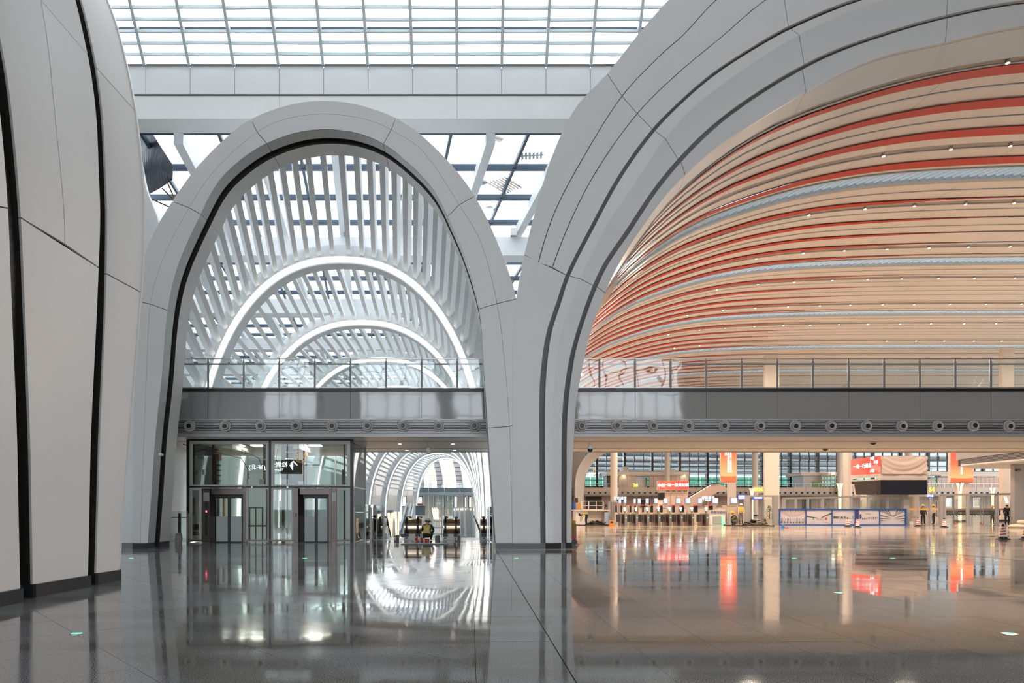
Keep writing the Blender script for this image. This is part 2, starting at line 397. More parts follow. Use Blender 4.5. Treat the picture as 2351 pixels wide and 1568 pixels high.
GR = dict(
 O=[(1177,1262),(1177,1100),(1177,974),(1179,754),(1187,688),(1204,585),(1236,459),(1273,344),(1322,247),(1394,187-18),(1471,86-14),(1549,-14),(1650,-95),(1800,-190),(2000,-285),(2351,-390)],
 G1=[(1207,1262),(1207,1100),(1207,974),(1210,754),(1220,688),(1236,603),(1273,488),(1339,362),(1428,221),(1517,126),(1569,80),(1644,0),(1750,-80),(1950,-190),(2351,-300)],
 G2=[(1225,1262),(1225,1100),(1225,974),(1232,754),(1250,680),(1268,614),(1316,494),(1374,385),(1463,261),(1552,172),(1655,86),(1758,0),(1900,-78),(2100,-150),(2351,-215)],
 G3=[(1241,1262),(1239,1100),(1238,908),(1245,820),(1256,757),(1276,699),(1299,631),(1351,528),(1420,402),(1497,296),(1575,218),(1644,161),(1724,109),(1810,60),(1954,0),(2130,-50),(2351,-90)],
 G4=[(1253,1262),(1252,1100),(1252,908),(1258,820),(1268,757),(1287,699),(1308,634),(1359,532),(1428,406),(1504,301),(1580,224),(1649,167),(1729,115),(1815,67),(1959,7),(2133,-43),(2351,-83)],
 H=[(1271,1262),(1270,1100),(1270,952),(1278,820),(1297,735),(1332,640),(1352,596),(1400,505),(1465,410),(1527,318),(1600,240),(1700,165),(1835,80),(1985,15),(2150,-30),(2351,-68)],
 I=[(1289,1262),(1289,1100),(1291,952),(1300,864),(1313,798),(1336,723),(1361,655),(1388,600),(1437,528),(1506,425),(1586,333),(1667,261),(1781,184),(1896,123),(2011,80),(2160,37),(2351,0)],
 J=[(1301,1262),(1301,1100),(1303,952),(1312,864),(1324,798),(1346,725),(1371,659),(1397,606),(1446,534),(1514,432),(1593,341),(1673,269),(1786,192),(1900,131),(2014,88),(2162,45),(2351,9)],
 K=[(1312,1262),(1313,1100),(1318,996),(1322,930),(1333,864),(1347,798),(1368,725),(1391,668),(1417,613),(1466,534),(1540,436),(1638,344),(1724,287),(1839,218),(2002,138),(2183,94),(2351,59)])
YO = dict(O=0, G1=0, G2=0, G3=0, G4=.10, H=.28, I=.30, J=.42, K=.50)
EG = {}
for k, v in GR.items():
    v2 = v + [(v[-1][0]+330, v[-1][1]-18), (v[-1][0]+700, v[-1][1]-20)]
    d0 = YO[k]
    EG[k] = Edge([(px, VY+(py-VY)*1.0) for px, py in v2], YA-.06+d0, 200)
arch = thing('grooved_arch', 'huge pale arch with long curved grooves springing from the central pier over the orange ceiling', 'arch', (2.6, YA, 0))
SEAM = [dict(O=(1204,585),G1=(1236,603),G2=(1268,614),G3=(1299,631),G4=(1308,634),H=(1335,645),I=(1361,655),J=(1371,659),K=(1391,675)),
        dict(O=(1394,172),G1=(1428,221),G2=(1463,261),G3=(1497,296),G4=(1504,301),H=(1527,318),I=(1555,362),J=(1562,371),K=(1575,405)),
        dict(O=(1735,-150),G1=(1780,-100),G2=(1795,-25),G3=(1810,60),G4=(1815,67),H=(1835,80),I=(1843,152),J=(1847,160),K=(1850,213)),
        dict(O=(2120,-325),G1=(2140,-250),G2=(2160,-170),G3=(2175,-60),G4=(2176,-52),H=(2180,-36),I=(2167,35),J=(2170,43),K=(2175,96))]
TS = {k: [0.0]+[EG[k].near(*s[k]) for s in SEAM]+[1.0] for k in EG}
DV = (0, .16, 0)
def row(a, b, lo, hi, ins=.0, insb=None, m=M_clad):
    for j in range(lo, hi):
        panel(EG[a], EG[b], (TS[a][j], TS[a][j+1]), (TS[b][j], TS[b][j+1]), 26, DV, m, arch, ins=ins, insb=insb)
panel(EG['O'], EG['G3'], (0, TS['O'][1]), (0, TS['G3'][1]), 20, DV, M_clad, arch)
row('O', 'G1', 1, 5, 0, .016); row('G1', 'G2', 1, 5, .016, .016); row('G2', 'G3', 1, 5, .016, 0)
row('G4', 'H', 0, 5, m=M_ledge); row('H', 'I', 0, 5); row('J', 'K', 0, 5)
for a, b, d in (('O', 'G3', .18), ('G2', 'H', .42), ('H', 'K', .58)):
    A = EG[a].moved(lambda p: p+Vector((0, d, 0))); B = EG[b].moved(lambda p: p+Vector((0, d, 0)))
    MB().loft(A.seg(0, 1, 110), B.seg(0, 1, 110)).obj('groove_backing', M_groove, arch)
# underside and crown of the arch
K0 = EG['K'].moved(lambda p: Vector((p.x+.0, YA+.62, p.z))); K1 = K0.moved(lambda p: vp(s_at_x(p.x), 26.25, .03) if p.z > 9 else Vector((p.x, 26.25, p.z)))
for j in range(5):
    panel(K0, K1, (TS['K'][j], TS['K'][j+1]), (TS['K'][j], TS['K'][j+1]), 26, (-.06, .0, .03), M_clad if j < 1 else M_cream, arch, name='soffit_panel')
O1 = EG['O'].moved(lambda p: Vector((p.x, 26.6, p.z)))
MB().slab(EG['O'].moved(lambda p: Vector((p.x, YA+.16, p.z))).seg(0, 1, 110), O1.seg(0, 1, 110), (.12, 0, -.08)).obj('outer_shell', M_clad, arch)
# ------------------------------------------------------------------ the smaller arch in the middle
sm = thing('vault_front_arch', 'smaller white arch with dark inner channel framing the louvred glass vault', 'arch', (-5, YA, 0))
SO = Edge([(306,1262),(306,1130),(306,1000),(312,850),(325,650),(336,575),(367,508),(412,437),(456,379),(523,312),(572,276),(635,249),(693,235),(746,231),(800,236),(854,249),(909,271),(961,305),(1014,354),(1059,405),(1090,450),(1121,508),(1148,571),(1171,633),(1186,691),(1193,800),(1188,1000),(1182,1262)], YA, 200)
SS = Edge([(322,1262),(326,1130),(331,1000),(337,850),(345,698),(372,600),(434,477),(492,392),(590,303),(657,273),(729,262),(791,265),(850,277),(898,298),(970,347),(1054,470),(1104,557),(1141,697),(1160,850),(1170,979),(1174,1120),(1177,1262)], YA, 200)
SB = Edge([(338,1262),(348,1130),(357,1000),(371,870),(385,713),(407,615),(461,492),(501,419),(550,370),(608,332),(679,306),(746,298),(813,305),(880,331),(947,384),(996,438),(1032,508),(1068,593),(1101,709),(1110,825),(1120,983),(1130,1130),(1139,1262)], YA, 200)
SM = [((325,700),(345,698),(386,711)), ((392,462),(434,477),(461,492)), ((575,276),(592,303),(612,331)), ((909,271),(898,298),(880,331)), ((1090,450),(1054,470),(1027,497)), ((1186,688),(1141,697),(1101,709)), ((1188,976),(1170,979),(1120,983))]
TO = [0]+[SO.near(*s[0]) for s in SM]+[1]; TSs = [0]+[SS.near(*s[1]) for s in SM]+[1]; TB = [0]+[SB.near(*s[2]) for s in SM]+[1]
C1 = SB.moved(lambda p: Vector((p.x, YA+.55, p.z))); C2 = SB.moved(lambda p: Vector((p.x, YA+.95, p.z))); C3 = SB.moved(lambda p: Vector((p.x, 26.6, p.z)))
def outn(e, t):
    a = e.at(max(0, t-.004)); b = e.at(min(1, t+.004)); d = (b-a); n = Vector((-d.z, 0, d.x)).normalized(); return n
def offs(e, r, dy=0):
    n = len(e.d); dd = []
    for i, p in enumerate(e.d):
        a = e.d[max(0, i-2)]; b = e.d[min(n-1, i+2)]; d = b-a; dd.append(p+Vector((-d.z, 0, d.x)).normalized()*r+Vector((0, dy, 0)))
    return e.moved(lambda p, it=iter(dd): next(it))
M_bevel = mat('grey_bevel', (0.50, 0.52, 0.52), 0.35)
for j in range(8):
    panel(SO, SS, (TO[j], TO[j+1]), (TSs[j], TSs[j+1]), 20, DV, M_clad, sm, ins=.004)
    panel(SS, SB, (TSs[j], TSs[j+1]), (TB[j], TB[j+1]), 20, DV, M_clad, sm, ins=.004)
    tt = (TB[j], TB[j+1])
    panel(SB, C1, tt, tt, 20, (0, 0, .02), M_bevel, sm, name='bevel_panel')
    panel(C2, C3, tt, tt, 20, (0, 0, .02), M_clad, sm, name='soffit_panel')
for e0, e1, mm in ((C1, offs(C1, .14, .02), M_dark), (offs(C1, .14, .02), offs(C2, .14, -.02), M_dark), (offs(C2, .14, -.02), C2, M_dark)):
    MB().loft(e0.seg(0, 1, 120), e1.seg(0, 1, 120)).obj('channel', mm, sm)
for e0, e1 in ((offs(SB, .05, .2), offs(C1, .05, 0)), (offs(C2, .05, 0), offs(C3, .05, 0))): MB().loft(e0.seg(0, 1, 120), e1.seg(0, 1, 120)).obj('soffit_backing', M_groove, sm)
MB().loft(offs(SO, 0, .17).seg(0, 1, 120), offs(SB, 0, .17).seg(0, 1, 120)).obj('arch_core', M_groove, sm)
SO1 = SO.moved(lambda p: Vector((p.x, 26.6, p.z)))
MB().slab(SO.moved(lambda p: Vector((p.x, YA+.2, p.z))).seg(0, 1, 120), SO1.seg(0, 1, 120), (0, 0, -.05)).obj('outer_shell', M_clad, sm)
C4 = SO.moved(lambda p: Vector((p.x, 26.7, p.z)))
# bases
def base_run(pts, h, parent, name='granite_base', th=.04):
    for (x0, y0), (x1, y1) in zip(pts, pts[1:]):
        MB().beam((x0, y0, h/2), (x1, y1, h/2), th, h).obj(name, M_base, parent)
def bx(px, Y): return (px-VX)*Y/F
base_run([(bx(1176,YA)-.01, YA-.03-.09), (bx(1241,YA), YA-.03-.09)], .20, arch)
base_run([(bx(1241,YA), YA+.12-.09), (bx(1253,YA), YA+.12-.09)], .20, arch)
base_run([(bx(1253,YA), YA+.05-.09), (bx(1289,YA), YA+.24-.09)], .20, arch)
base_run([(bx(1289,YA), YA+.35-.09), (bx(1301,YA), YA+.35-.09)], .20, arch)
base_run([(bx(1301,YA), YA+.36-.09), (bx(1313,YA+.4-.09), YA+.44-.09), (bx(1313,YA+.4-.09), 26.6)], .20, arch)
base_run([(bx(1139,YA), 26.6), (bx(1139,YA), YA-.02), (bx(1177,YA), YA-.02)], .20, sm)
base_run([(bx(306,YA), YA-.03), (bx(338,YA), YA-.03), (bx(338,YA), YA+.55)], .20, sm)
base_run([(bx(338,YA)-.1, YA+.55), (bx(338,YA)-.1, YA+.95)], .20, sm)
base_run([(bx(338,YA), YA+.95), (bx(338,YA), 26.6)], .20, sm)
# ------------------------------------------------------------------ neighbouring pier behind the left leg
nb = thing('distant_arch_leg', 'pale arch leg in the gap between the big left pier and the smaller arch', 'arch', (-14, 25.5, 0))
NA = Edge([(215,1266),(228,1000),(250,800),(280,600),(290,450),(280,300),(240,150)], 25.0)
NB = Edge([(306,1262),(318,1000),(340,750),(352,610),(367,545),(366,515),(352,475),(335,433),(318,350),(290,250),(240,100)], 25.2)
for t0, t1 in ((0, .35), (.35, .7), (.7, 1)):
    panel(NA, NB, (t0, t1), (t0, t1), 14, (0, .2, 0), M_clad2, nb)
base_run([(bx(215,25), 24.6), (bx(306,25), 24.97)], .2, nb)
# ------------------------------------------------------------------ the nearest arch leg at the left edge
lp = thing('near_arch_leg', 'big near arch leg at the left edge with two vertical black channels', 'arch', (-7.3, 12, 0))
def E4(pts, Y): return Edge(pts, Y, 120)
E0 = E4([(-240,1470),(-255,1000),(-290,700),(-330,500),(-400,250),(-500,0),(-640,-250)], 8.4)
L1 = E4([(47,1382),(43,1200),(39,1000),(27,700),(18,478),(0,259),(-24,90),(-60,-80),(-120,-260)], 10.85)
R1 = E4([(76,1371),(73,1200),(69,1000),(57,700),(48,500),(36,348),(20,200),(0,85),(-25,-10),(-60,-120),(-120,-260)], 11.4)
L2 = E4([(201,1347),(202,1320),(205,1180),(209,1000),(223,700),(230,500),(227,402),(221,268),(207,156),(185,50),(173,0),(140,-110),(85,-240)], 12.9)
L2.d[0] = L2.d[0]
R2 = E4([(219,1340),(221,1310),(225,1180),(230,1000),(243,700),(246,500),(243,402),(236,268),(222,156),(200,50),(187,0),(156,-110),(100,-240)], 13.3)
EE = E4([(272,1332),(273,1311),(277,1290),(283,1191),(288,1135),(300,1000),(325,700),(331,625),(334,536),(334,446),(328,371),(319,290),(308,219),(290,134),(270,58),(248,0),(205,-100),(130,-240)], 14.05)
LDV = (-.05, 0, 0)
RA, LA = R1.near(49, 500), L2.near(227, 610)
def ruled(px, py):            # point of the ruled face R1-L2 seen at this pixel
    best = (1e9, None)
    for i in range(401):
        u = i/400; p = R1.at(RA+(1-RA)*u); q = L2.at(LA+(1-LA)*u); k = (px-VX)/F
        t = (k*p.y-p.x)/((q.x-p.x)-k*(q.y-p.y)); r = p.lerp(q, t); e = abs(VY-(r.z-EYE)*F/r.y-py)
        if e < best[0]: best = (e, r)
    return best[1]
MS = Edge.__new__(Edge); MS.set([ruled(a_, b_) for a_, b_ in [(149,561),(148,500),(140,400),(127,270),(112,120),(93,0),(60,-110),(20,-190)]])
def tt(e, *pp): return [0]+[e.near(*p) for p in pp]+[1]
a = tt(EE, (325,675), (313,260)); b = tt(R2, (247,625), (223,152))
for j in range(3): panel(R2, EE, (b[j], b[j+1]), (a[j], a[j+1]), 16, LDV, M_clad, lp)
a = tt(R1, (49,500)); b = tt(L2, (227,610)); c = [0, 0, 1]
panel(R1, L2, (0, a[1]), (0, b[1]), 16, LDV, M_clad, lp)
panel(R1, MS, (a[1], 1), (c[1], 1), 20, LDV, M_clad, lp, insb=.010)
b2 = tt(L2, (227,610), (197,125))
panel(MS, L2, (c[1], MS.near(93,0)), (b2[1], b2[2]), 20, LDV, M_clad, lp, ins=.010, insb=0)
panel(MS, L2, (MS.near(93,0), 1), (b2[2], 1), 12, LDV, M_clad, lp, ins=.010, insb=0)
a = tt(L1, (20,478)); b = tt(E0, (-290,400))
for j in range(2): panel(E0, L1, (b[j], b[j+1]), (a[j], a[j+1]), 16, LDV, M_clad, lp)
for A, B in ((L1, R1), (L2, R2)):
    s0 = A.moved(lambda p: p+Vector((-.06, 0, 0))); s1 = A.moved(lambda p: p+Vector((-.5, 0, 0))); s2 = B.moved(lambda p: p+Vector((-.5, -.02, 0))); s3 = B.moved(lambda p: p+Vector((-.03, -.02, 0)))
    mb = MB()
    for q0, q1 in ((s0, s1), (s1, s2), (s2, s3)): mb.loft(q0.seg(0, 1, 60), q1.seg(0, 1, 60))
    mb.obj('channel', M_dark, lp)
MB().slab(EE.seg(0, 1, 60), EE.moved(lambda p: p+Vector((-2.2, .8, 0))).seg(0, 1, 60), (0, -.05, 0)).obj('return_panel', M_clad, lp)
MB().loft(E0.moved(lambda p: p+Vector((-.55, 0, 0))).seg(0, 1, 60), EE.moved(lambda p: p+Vector((-.55, 0, 0))).seg(0, 1, 60)).obj('arch_core', M_dark, lp)
def bp2(px, py):
    Y = EYE*F/(py-VY); return (bx(px, Y), Y)
def lbase(pts):
    for (x0, y0), (x1, y1) in zip(pts, pts[1:]): MB().beam((x0+.03, y0, .11), (x1+.03, y1, .11), .06, .22).obj('granite_base', M_base, lp)
lbase([(-7.08, 8.4), (-7.15, 10.83)]); lbase([(-7.15, 10.83), (-7.5, 10.85), (-7.5, 11.38), (-7.30, 11.38)])
lbase([(-7.30, 11.38), (-7.236, 12.92)]); lbase([(-7.236, 12.92), (-7.6, 12.95), (-7.6, 13.35), (-7.31, 13.30)]); lbase([(-7.31, 13.30), (-7.245, 14.05), (-9.5, 14.6)])
# ------------------------------------------------------------------ roof beam, sloping skylight, flat roof behind
XB0, XB1 = -24.0, 14.0
tb = thing('roof_beam', 'long white panelled beam crossing above the smaller arch under the skylight', 'beam', (0, 30.7, 19))
MB().box(XB0, XB1, 30.78, 31.9, 19.0, 21.3).obj('beam_core', M_beam, tb)
for i in range(19):
    x = -.6-12*2.0+i*2.0
    MB().box(x+.012, x+2.0-.012, 30.70, 30.78, 20.09, 21.33).obj('fascia_panel', M_clad2, tb)
for i in range(5):
    x = -24.6+i*8
    MB().box(x+.008, min(x+8, 14)-.008, 30.74, 30.78, 19.0, 20.03).obj('fascia_panel', M_beam, tb)
MB().box(XB0, XB1, 30.72, 30.78, 20.03, 20.09).obj('shadow_gap', M_greyd, tb)
sk = thing('sloping_skylight', 'steep glazed skylight with white bars at the top over the panelled beam', 'skylight', (0, 29, 21.3))
M_bar = mat('skylight_bar', (0.50, 0.56, 0.58), 0.5)
prof = [(30.70, 21.36), (27.9, 25.36), (26.2, 27.0), (23.5, 28.6), (21, 29.4), (-14, 29.4)]
def slope(t): return (30.70-t*.7, 21.36+t)     # t metres up
for i in range(-12, 7):
    x = -.6+i*2.0
    MB().beam((x, 30.66, 21.36), (x, 27.9, 25.36), .13, .30, (0, 1, .7)).obj('mullion', M_bar, sk)
stf = MB()
for i in range(-12, 6):
    x = -.6+i*2.0
    for j in range(13):
        t = .30+j*.345; y, z = slope(t)
        yy = y+random.uniform(-.02, .02)
        if -12 <= i <= 6 and t < 2.6: MB().beam((x+.065, yy-.12, z+random.uniform(-.012, .012)), (x+1.935, yy-.12, z+random.uniform(-.012, .012)), .05, .165, (0, .3, 1)).obj('louvre_bar', M_bar, sk)
        else: stf.beam((x+.065, yy-.12, z), (x+1.935, yy-.12, z), .05, .16, (0, .3, 1))
stf.obj('louvre_bars', M_bar, sk, kind='stuff')
y, z = slope(1.22); MB().box(XB0, XB1, y+.12, y+.2, z-.06, z+.0).obj('transom', M_blue, sk)
y, z = slope(0.02); MB().box(XB0, XB1, y-.04, y+.08, z-.02, z+.03).obj('sill', M_greyd, sk)
up = MB()
for (y0, z0), (y1, z1) in zip(prof[1:-1], prof[2:-1]):
    L = math.hypot(y1-y0, z1-z0); n = max(1, int(L/2.2))
    for i in range(-12, 6): up.beam((-.6+i*2, y0, z0), (-.6+i*2, y1, z1), .13, .3, (0, 1, 1))
    for k in range(n+1):
        y = y0+(y1-y0)*k/n; z = z0+(z1-z0)*k/n; up.box(-24.9, 11.9, y-.1, y+.1, z-.15, z+.15)
up.obj('upper_grid', M_bar, sk)
gl = MB()
for (y0, z0), (y1, z1) in zip(prof, prof[1:-1]): gl.add([(-24.9, y0, z0+.2), (11.9, y0, z0+.2), (11.9, y1, z1+.2), (-24.9, y1, z1+.2)], [(0, 1, 2, 3)])
gl.obj('glazing', M_roofglass, sk)
MB().box(-24.9, 51.9, -27.8, 20.5, 29.3, 30).box(12, 51.9, 20.5, 31.2, 29.6, 30).box(12, 51.9, 31.2, 31.5, 19.7, 30).obj('ceiling', mat('shading_ceiling', (.5, .5, .5), .7), kind='structure')  # unseen solid ceiling, extended to keep daylight off the arches
# flat roof over the vault
ZR = 19.0; SKW = -0.147
def rx(x, Y): return x+SKW*(Y-31.9)
fr = thing('flat_glass_roof', 'flat glazed roof with dark blue glazing bars above the louvred vault', 'roof', (-5, 60, ZR))
rows = [31.9+3.43*k for k in range(32)]
for k, Y in enumerate(rows):
    MB().box(-34, 6.5, Y, Y+.20, ZR, ZR+.28).obj('glazing_bar', M_blue, fr)
for j in range(-10, 2):
    x = 4.6+j*3.65
    MB().beam((rx(x+1.83, 31.9), 31.9, ZR+.14), (rx(x+1.83, 140), 140, ZR+.14), .14, .2).obj('glazing_bar', M_blue, fr)
    if j < 1:
        MB().beam((rx(x, 31.9), 31.9, ZR-.25), (rx(x, 141), 141, ZR-.25), .42, .55).obj('rafter', M_rib, fr)
pan = MB()
for k in range(31):
    for j in range(-19, 3):
        x0 = 4.6+1.83+j*1.825; Y0, Y1 = rows[k]+.2, rows[k+1]
        q = [(rx(x0, Y0)+.07, Y0, ZR+.2), (rx(x0+1.825, Y0)-.07, Y0, ZR+.2), (rx(x0+1.825, Y1)-.07, Y1, ZR+.2), (rx(x0, Y1)+.07, Y1, ZR+.2)]
        if k < 6 and j > -14: MB().add(q, [(0, 1, 2, 3)]).obj('pane', M_roofglass, fr)
        else: pan.add(q, [(0, 1, 2, 3)])
pan.obj('panes', M_roofgrey, fr, kind='stuff')
for Y in (42.4, 55.0, 67.6, 80.2, 92.8):
    MB().box(-34, 6.0, Y, Y+1.2, 17.15, 18.3).obj('cross_beam', M_rib, fr)
for (x, Y) in ((bx(1180, 42), 42.1), (bx(795, 42), 42.1)):
    MB().box(x-.2, x+.2, Y, Y+.4, 18.3, 18.75).obj('bearing', M_steel, fr)
# upper side walls that close the glazed roof zone
MB().box(6.5, 6.9, 31.9, 142, 12, 23).obj('wall_right', M_beam, kind='structure')
MB().box(-34.6, -34, 28, 142, -8, 23).obj('wall_left', M_beam, kind='structure')
# scrap lying on the roof glass
M_scrap = mat('perforated_scrap', (0.18, 0.24, 0.24), 0.5, .5, var=0.4, vscale=30)
for k, (px, py, w, h, a) in enumerate(((1143, 318, 26, 12, .5), (1218, 357, 60, 16, -.1), (1160, 424, 52, 36, -.7), (1106, 417, 30, 10, .9), (1127, 478, 26, 7, 1.0), (1230, 478, 40, 5, -.6))):
    Y = (ZR+.25-EYE)*F/(VY-py); c = P(px, py, Y); s = Y/F; ww, hh = w*s/2, h*s*Y/17.5/2
    ca, sa = math.cos(a), math.sin(a)
    o = MB()
    for i in range(7):
        f0, f1 = -1+i*2/7, -1+(i*2+1.2)/7
        q = [(f0*ww, -hh*(.6+.4*random.random())), (f1*ww, -hh), (f1*ww, hh*(.6+.4*random.random())), (f0*ww, hh)]
        o.add([(c.x+x*ca-y*sa, Y+x*sa+y*ca, ZR+.22+dz) for dz in (0, .02) for x, y in q], [(0, 1, 2, 3), (4, 7, 6, 5), (0, 4, 5, 1), (1, 5, 6, 2), (2, 6, 7, 3), (3, 7, 4, 0)])
    o.add([(c.x+x*ca-y*sa, Y+x*sa+y*ca, ZR+.245) for x, y in ((-ww, -.08), (ww, -.08), (ww, .08), (-ww, .08))], [(0, 1, 2, 3)])
    o.obj('mesh_scrap', M_scrap, label='torn perforated sheet lying on the roof glass, '+('nearest the panelled beam', 'long jagged one beside the rafter', 'widest diamond-shaped one', 'small one left of the diamond-shaped one', 'thin one below the diamond-shaped one', 'thin sliver next to the grooved arch')[k], cat='scrap', group='torn sheets on the glass roof')
# ------------------------------------------------------------------ the louvred vault
VK = [(26.9, -12.0, 1.0, 15.35), (38.1, -15.3, .8, 15.1), (50.7, -17.0, .8, 15.0), (63.3, -17.4, .8, 15.0), (75.9, -17.0, .8, 14.8), (88.5, -14.9, .8, 13.2), (101, -14.8, .8, 12.0), (113.7, -14, .8, 11.4), (126.3, -12.7, .8, 11.3), (139, -10.8, .8, 11.3)]
def vk(k, th, r=0.0, y=None):
    Y, xl, xr, h = VK[k]; cx = (xl+xr)/2; a = (xr-xl)/2+r; n = 2.0/2.3; c, s = math.cos(th), max(0, math.sin(th))
    return Vector((cx-a*math.copysign(abs(c)**n, c), Y if y is None else y, (h+r)*s**n))
NT = 56
def arc(k, r, y, leg=True, t0=0, t1=PI):
    pts = [vk(k, t0+(t1-t0)*i/NT, r, y) for i in range(NT+1)]
    if leg: pts = [Vector((pts[0].x, y, -8.0))]+pts+[Vector((pts[-1].x, y, -8.0))]
    return pts
ORD = ['first', 'second', 'third', 'fourth', 'fifth', 'sixth', 'seventh', 'eighth', 'ninth']
TH0 = math.radians(21)
for k in range(0, 10):
    Y, xl, xr, h = VK[k]
    if k == 0: par = sm
    else:
        par = thing('lit_vault_arch', 'white vault arch edged with a glowing strip, %s one behind the smaller arch' % ORD[k-1], 'arch', ((xl+xr)/2, Y, 0), 'lit arches of the louvred vault')
        a, b = arc(k, 0, Y), arc(k, 1.05, Y); a2, b2 = arc(k, 0, Y+.9), arc(k, 1.05, Y+.9)
        MB().loft(a, b).loft(b, b2).loft(a2, a).loft(b2, a2).obj('arch_rib', M_rib, par, smooth=False)
        s0, s1 = arc(k, .08, Y-.03, False), arc(k, .40 if k < 4 else .24, Y-.03, False)
        s0 = [Vector((s0[0].x, Y-.03, -8))]+s0+[Vector((s0[-1].x, Y-.03, -8))]; s1 = [Vector((s1[0].x, Y-.03, -8))]+s1+[Vector((s1[-1].x, Y-.03, -8))]
        MB().slab(s0, s1, (0, .028, 0)).obj('light_strip', M_strip, par)
    if k == 9: continue
    finstuff = MB(); k2 = k+1; Ya = Y+(.1 if k == 0 else .9); Yb = VK[k2][0]
    nf = 36
    for i in range(nf):
        th = TH0+(PI-2*TH0)*i/(nf-1)
        p0, p1 = vk(k, th, .45, Ya), vk(k2, th, .55, Yb+.06); q0, q1 = vk(k, th, .9, Ya), vk(k2, th, 1.0, Yb+.06)
        up = ((q0-p0)+(q1-p1)).normalized()
        m0 = (p0+q0)/2; m1 = (p1+q1)/2
        if k < 4: MB().beam(m0, m1, .24, .5, up).obj('louvre_fin', M_louv, par)
        else: finstuff.beam(m0, m1, .24, .5, up)
    # closed sides below the fins
    for sgn in (0, 1):
        ths = [TH0*.93*i/8 for i in range(9)] if sgn == 0 else [PI-TH0*.93*i/8 for i in range(9)]
        A = [vk(k, t, .35, Ya) for t in ths]; B = [vk(k2, t, .35, Yb) for t in ths]
        A = [Vector((A[0].x, Ya, -8))]+A; B = [Vector((B[0].x, Yb, -8))]+B
        if sgn == 0 and k >= 5:
            continue
        MB().slab(A, B, (-.06 if sgn == 0 else .06, 0, 0)).obj('side_panel', M_rib, par)
    if finstuff.v: finstuff.obj('far_fins', M_louv, par, kind='stuff')
# gallery and wall along the left of the far bays
gy = thing('side_gallery', 'grey banded gallery and pale wall behind the left legs of the far vault arches', 'gallery', (-19, 110, 0))
MB().box(-22, -21.6, 89, 141, -8, 12).obj('wall_panel', M_clad2, gy)
for i in range(10):
    MB().box(-21.6, -19.4, 89+i*5.2+.03, 94.2+i*5.2-.03, 3.5, 4.9).obj('fascia_panel', M_grey, gy)
    for j in range(3):
        y0 = 89.4+i*5.2+j*1.6; MB().box(-21.62, -21.5, y0, y0+1.2, -0.5, 2.9).obj('window', M_blue if j == 1 else M_glass, gy)
        MB().box(-19.46, -19.42, y0, y0+1.5, 4.95, 5.95).obj('rail_glass', M_glass, gy)
# ------------------------------------------------------------------ barrel vault of the big hall
hv = thing('striped_vault', 'cream panelled vault with tapering red stripes and skylight louvres over the big hall', 'ceiling', (30, 60, 19))
LV = [36.4+13.35*n for n in range(7)]
reds = [27.0, 29.5, 31.9, 34.8]; tracks = [26.45, 33.3]; mids = [28.2, 30.7]
for L in LV:
    reds += [L+2.9, L+5.7, L+8.0, L+9.8, L+12.0]; tracks += [L+3.5, L+10.4]; mids += [L+1.8, L+4.5, L+6.9]
cuts = [(26.2, 0)]+[(y, .016) for y in mids]+[(y, .05) for y in reds]+[(y, .22) for y in tracks]
for L in LV: cuts += [(L-.75, .02), (L+.75, .02)]
cuts = sorted((c[0], c[1] if c[0] < 50 or c[1] > .1 else .012) for c in cuts if c[0] < 126)
SP = [0, 8, 14, 20, 27, 35, 44, 55, 70, SMAX]
stp = MB()
for (y0, g0), (y1, g1) in zip(cuts, cuts[1:]):
    if any(abs((y0+y1)/2-L) < .5 for L in LV): continue
    for j in range(len(SP)-1):
        s0, s1 = SP[j]+.012, SP[j+1]-.012; n = max(2, int((s1-s0)/.9))
        n = min(n, 14)
        A = [vp(s0+(s1-s0)*i/n, y0+g0, .02) for i in range(n+1)]; B = [vp(s0+(s1-s0)*i/n, y1-g1, -.03) for i in range(n+1)]
        if y0 < 62 and 1 <= j < 8: MB().slab(A, B, (0, 0, .05)).obj('vault_panel', M_vault, hv)
        else: stp.slab(A, B, (0, 0, .05))
stp.obj('far_vault_panels', M_vault, hv, kind='stuff')
sr0 = s_at_x(4.05); sr1 = s_at_x(33.0)
for y in reds:
    if y > 124: continue
    wm = .66 if y < 36 else .48
    N = 60; A = []; B = []
    a0, a1 = (sr0, sr1) if y > 36 else (sr0+2.5+(36-y)*.5, sr1+22)
    for i in range(N+1):
        f = i/N; s = a0+(a1-a0)*f; w = wm*math.sin(PI*min(1, max(0, f)))**(1.25 if y < 36 else 1.6)*(1.15-.3*f)/2+.006
        g_ = min(1, w/.12); A.append(vp(s, y-w, .022+.035*g_)); B.append(vp(s, y+w, .022+.055*g_))
    MB().slab(A, B, (0, 0, .012)).obj('red_strip', M_red, hv)
M_track = mat('grey_light_channel', (0.40, 0.36, 0.32), 0.5)
for y in tracks:
    if y > 124: continue
    N = 60; A = [vp(2+(SMAX-4)*(i/N)**1.3, y-.24, -.045) for i in range(N+1)]; B = [vp(2+(SMAX-4)*(i/N)**1.3, y+.24, -.045) for i in range(N+1)]
    MB().loft(A, B).obj('light_channel', M_track, hv)
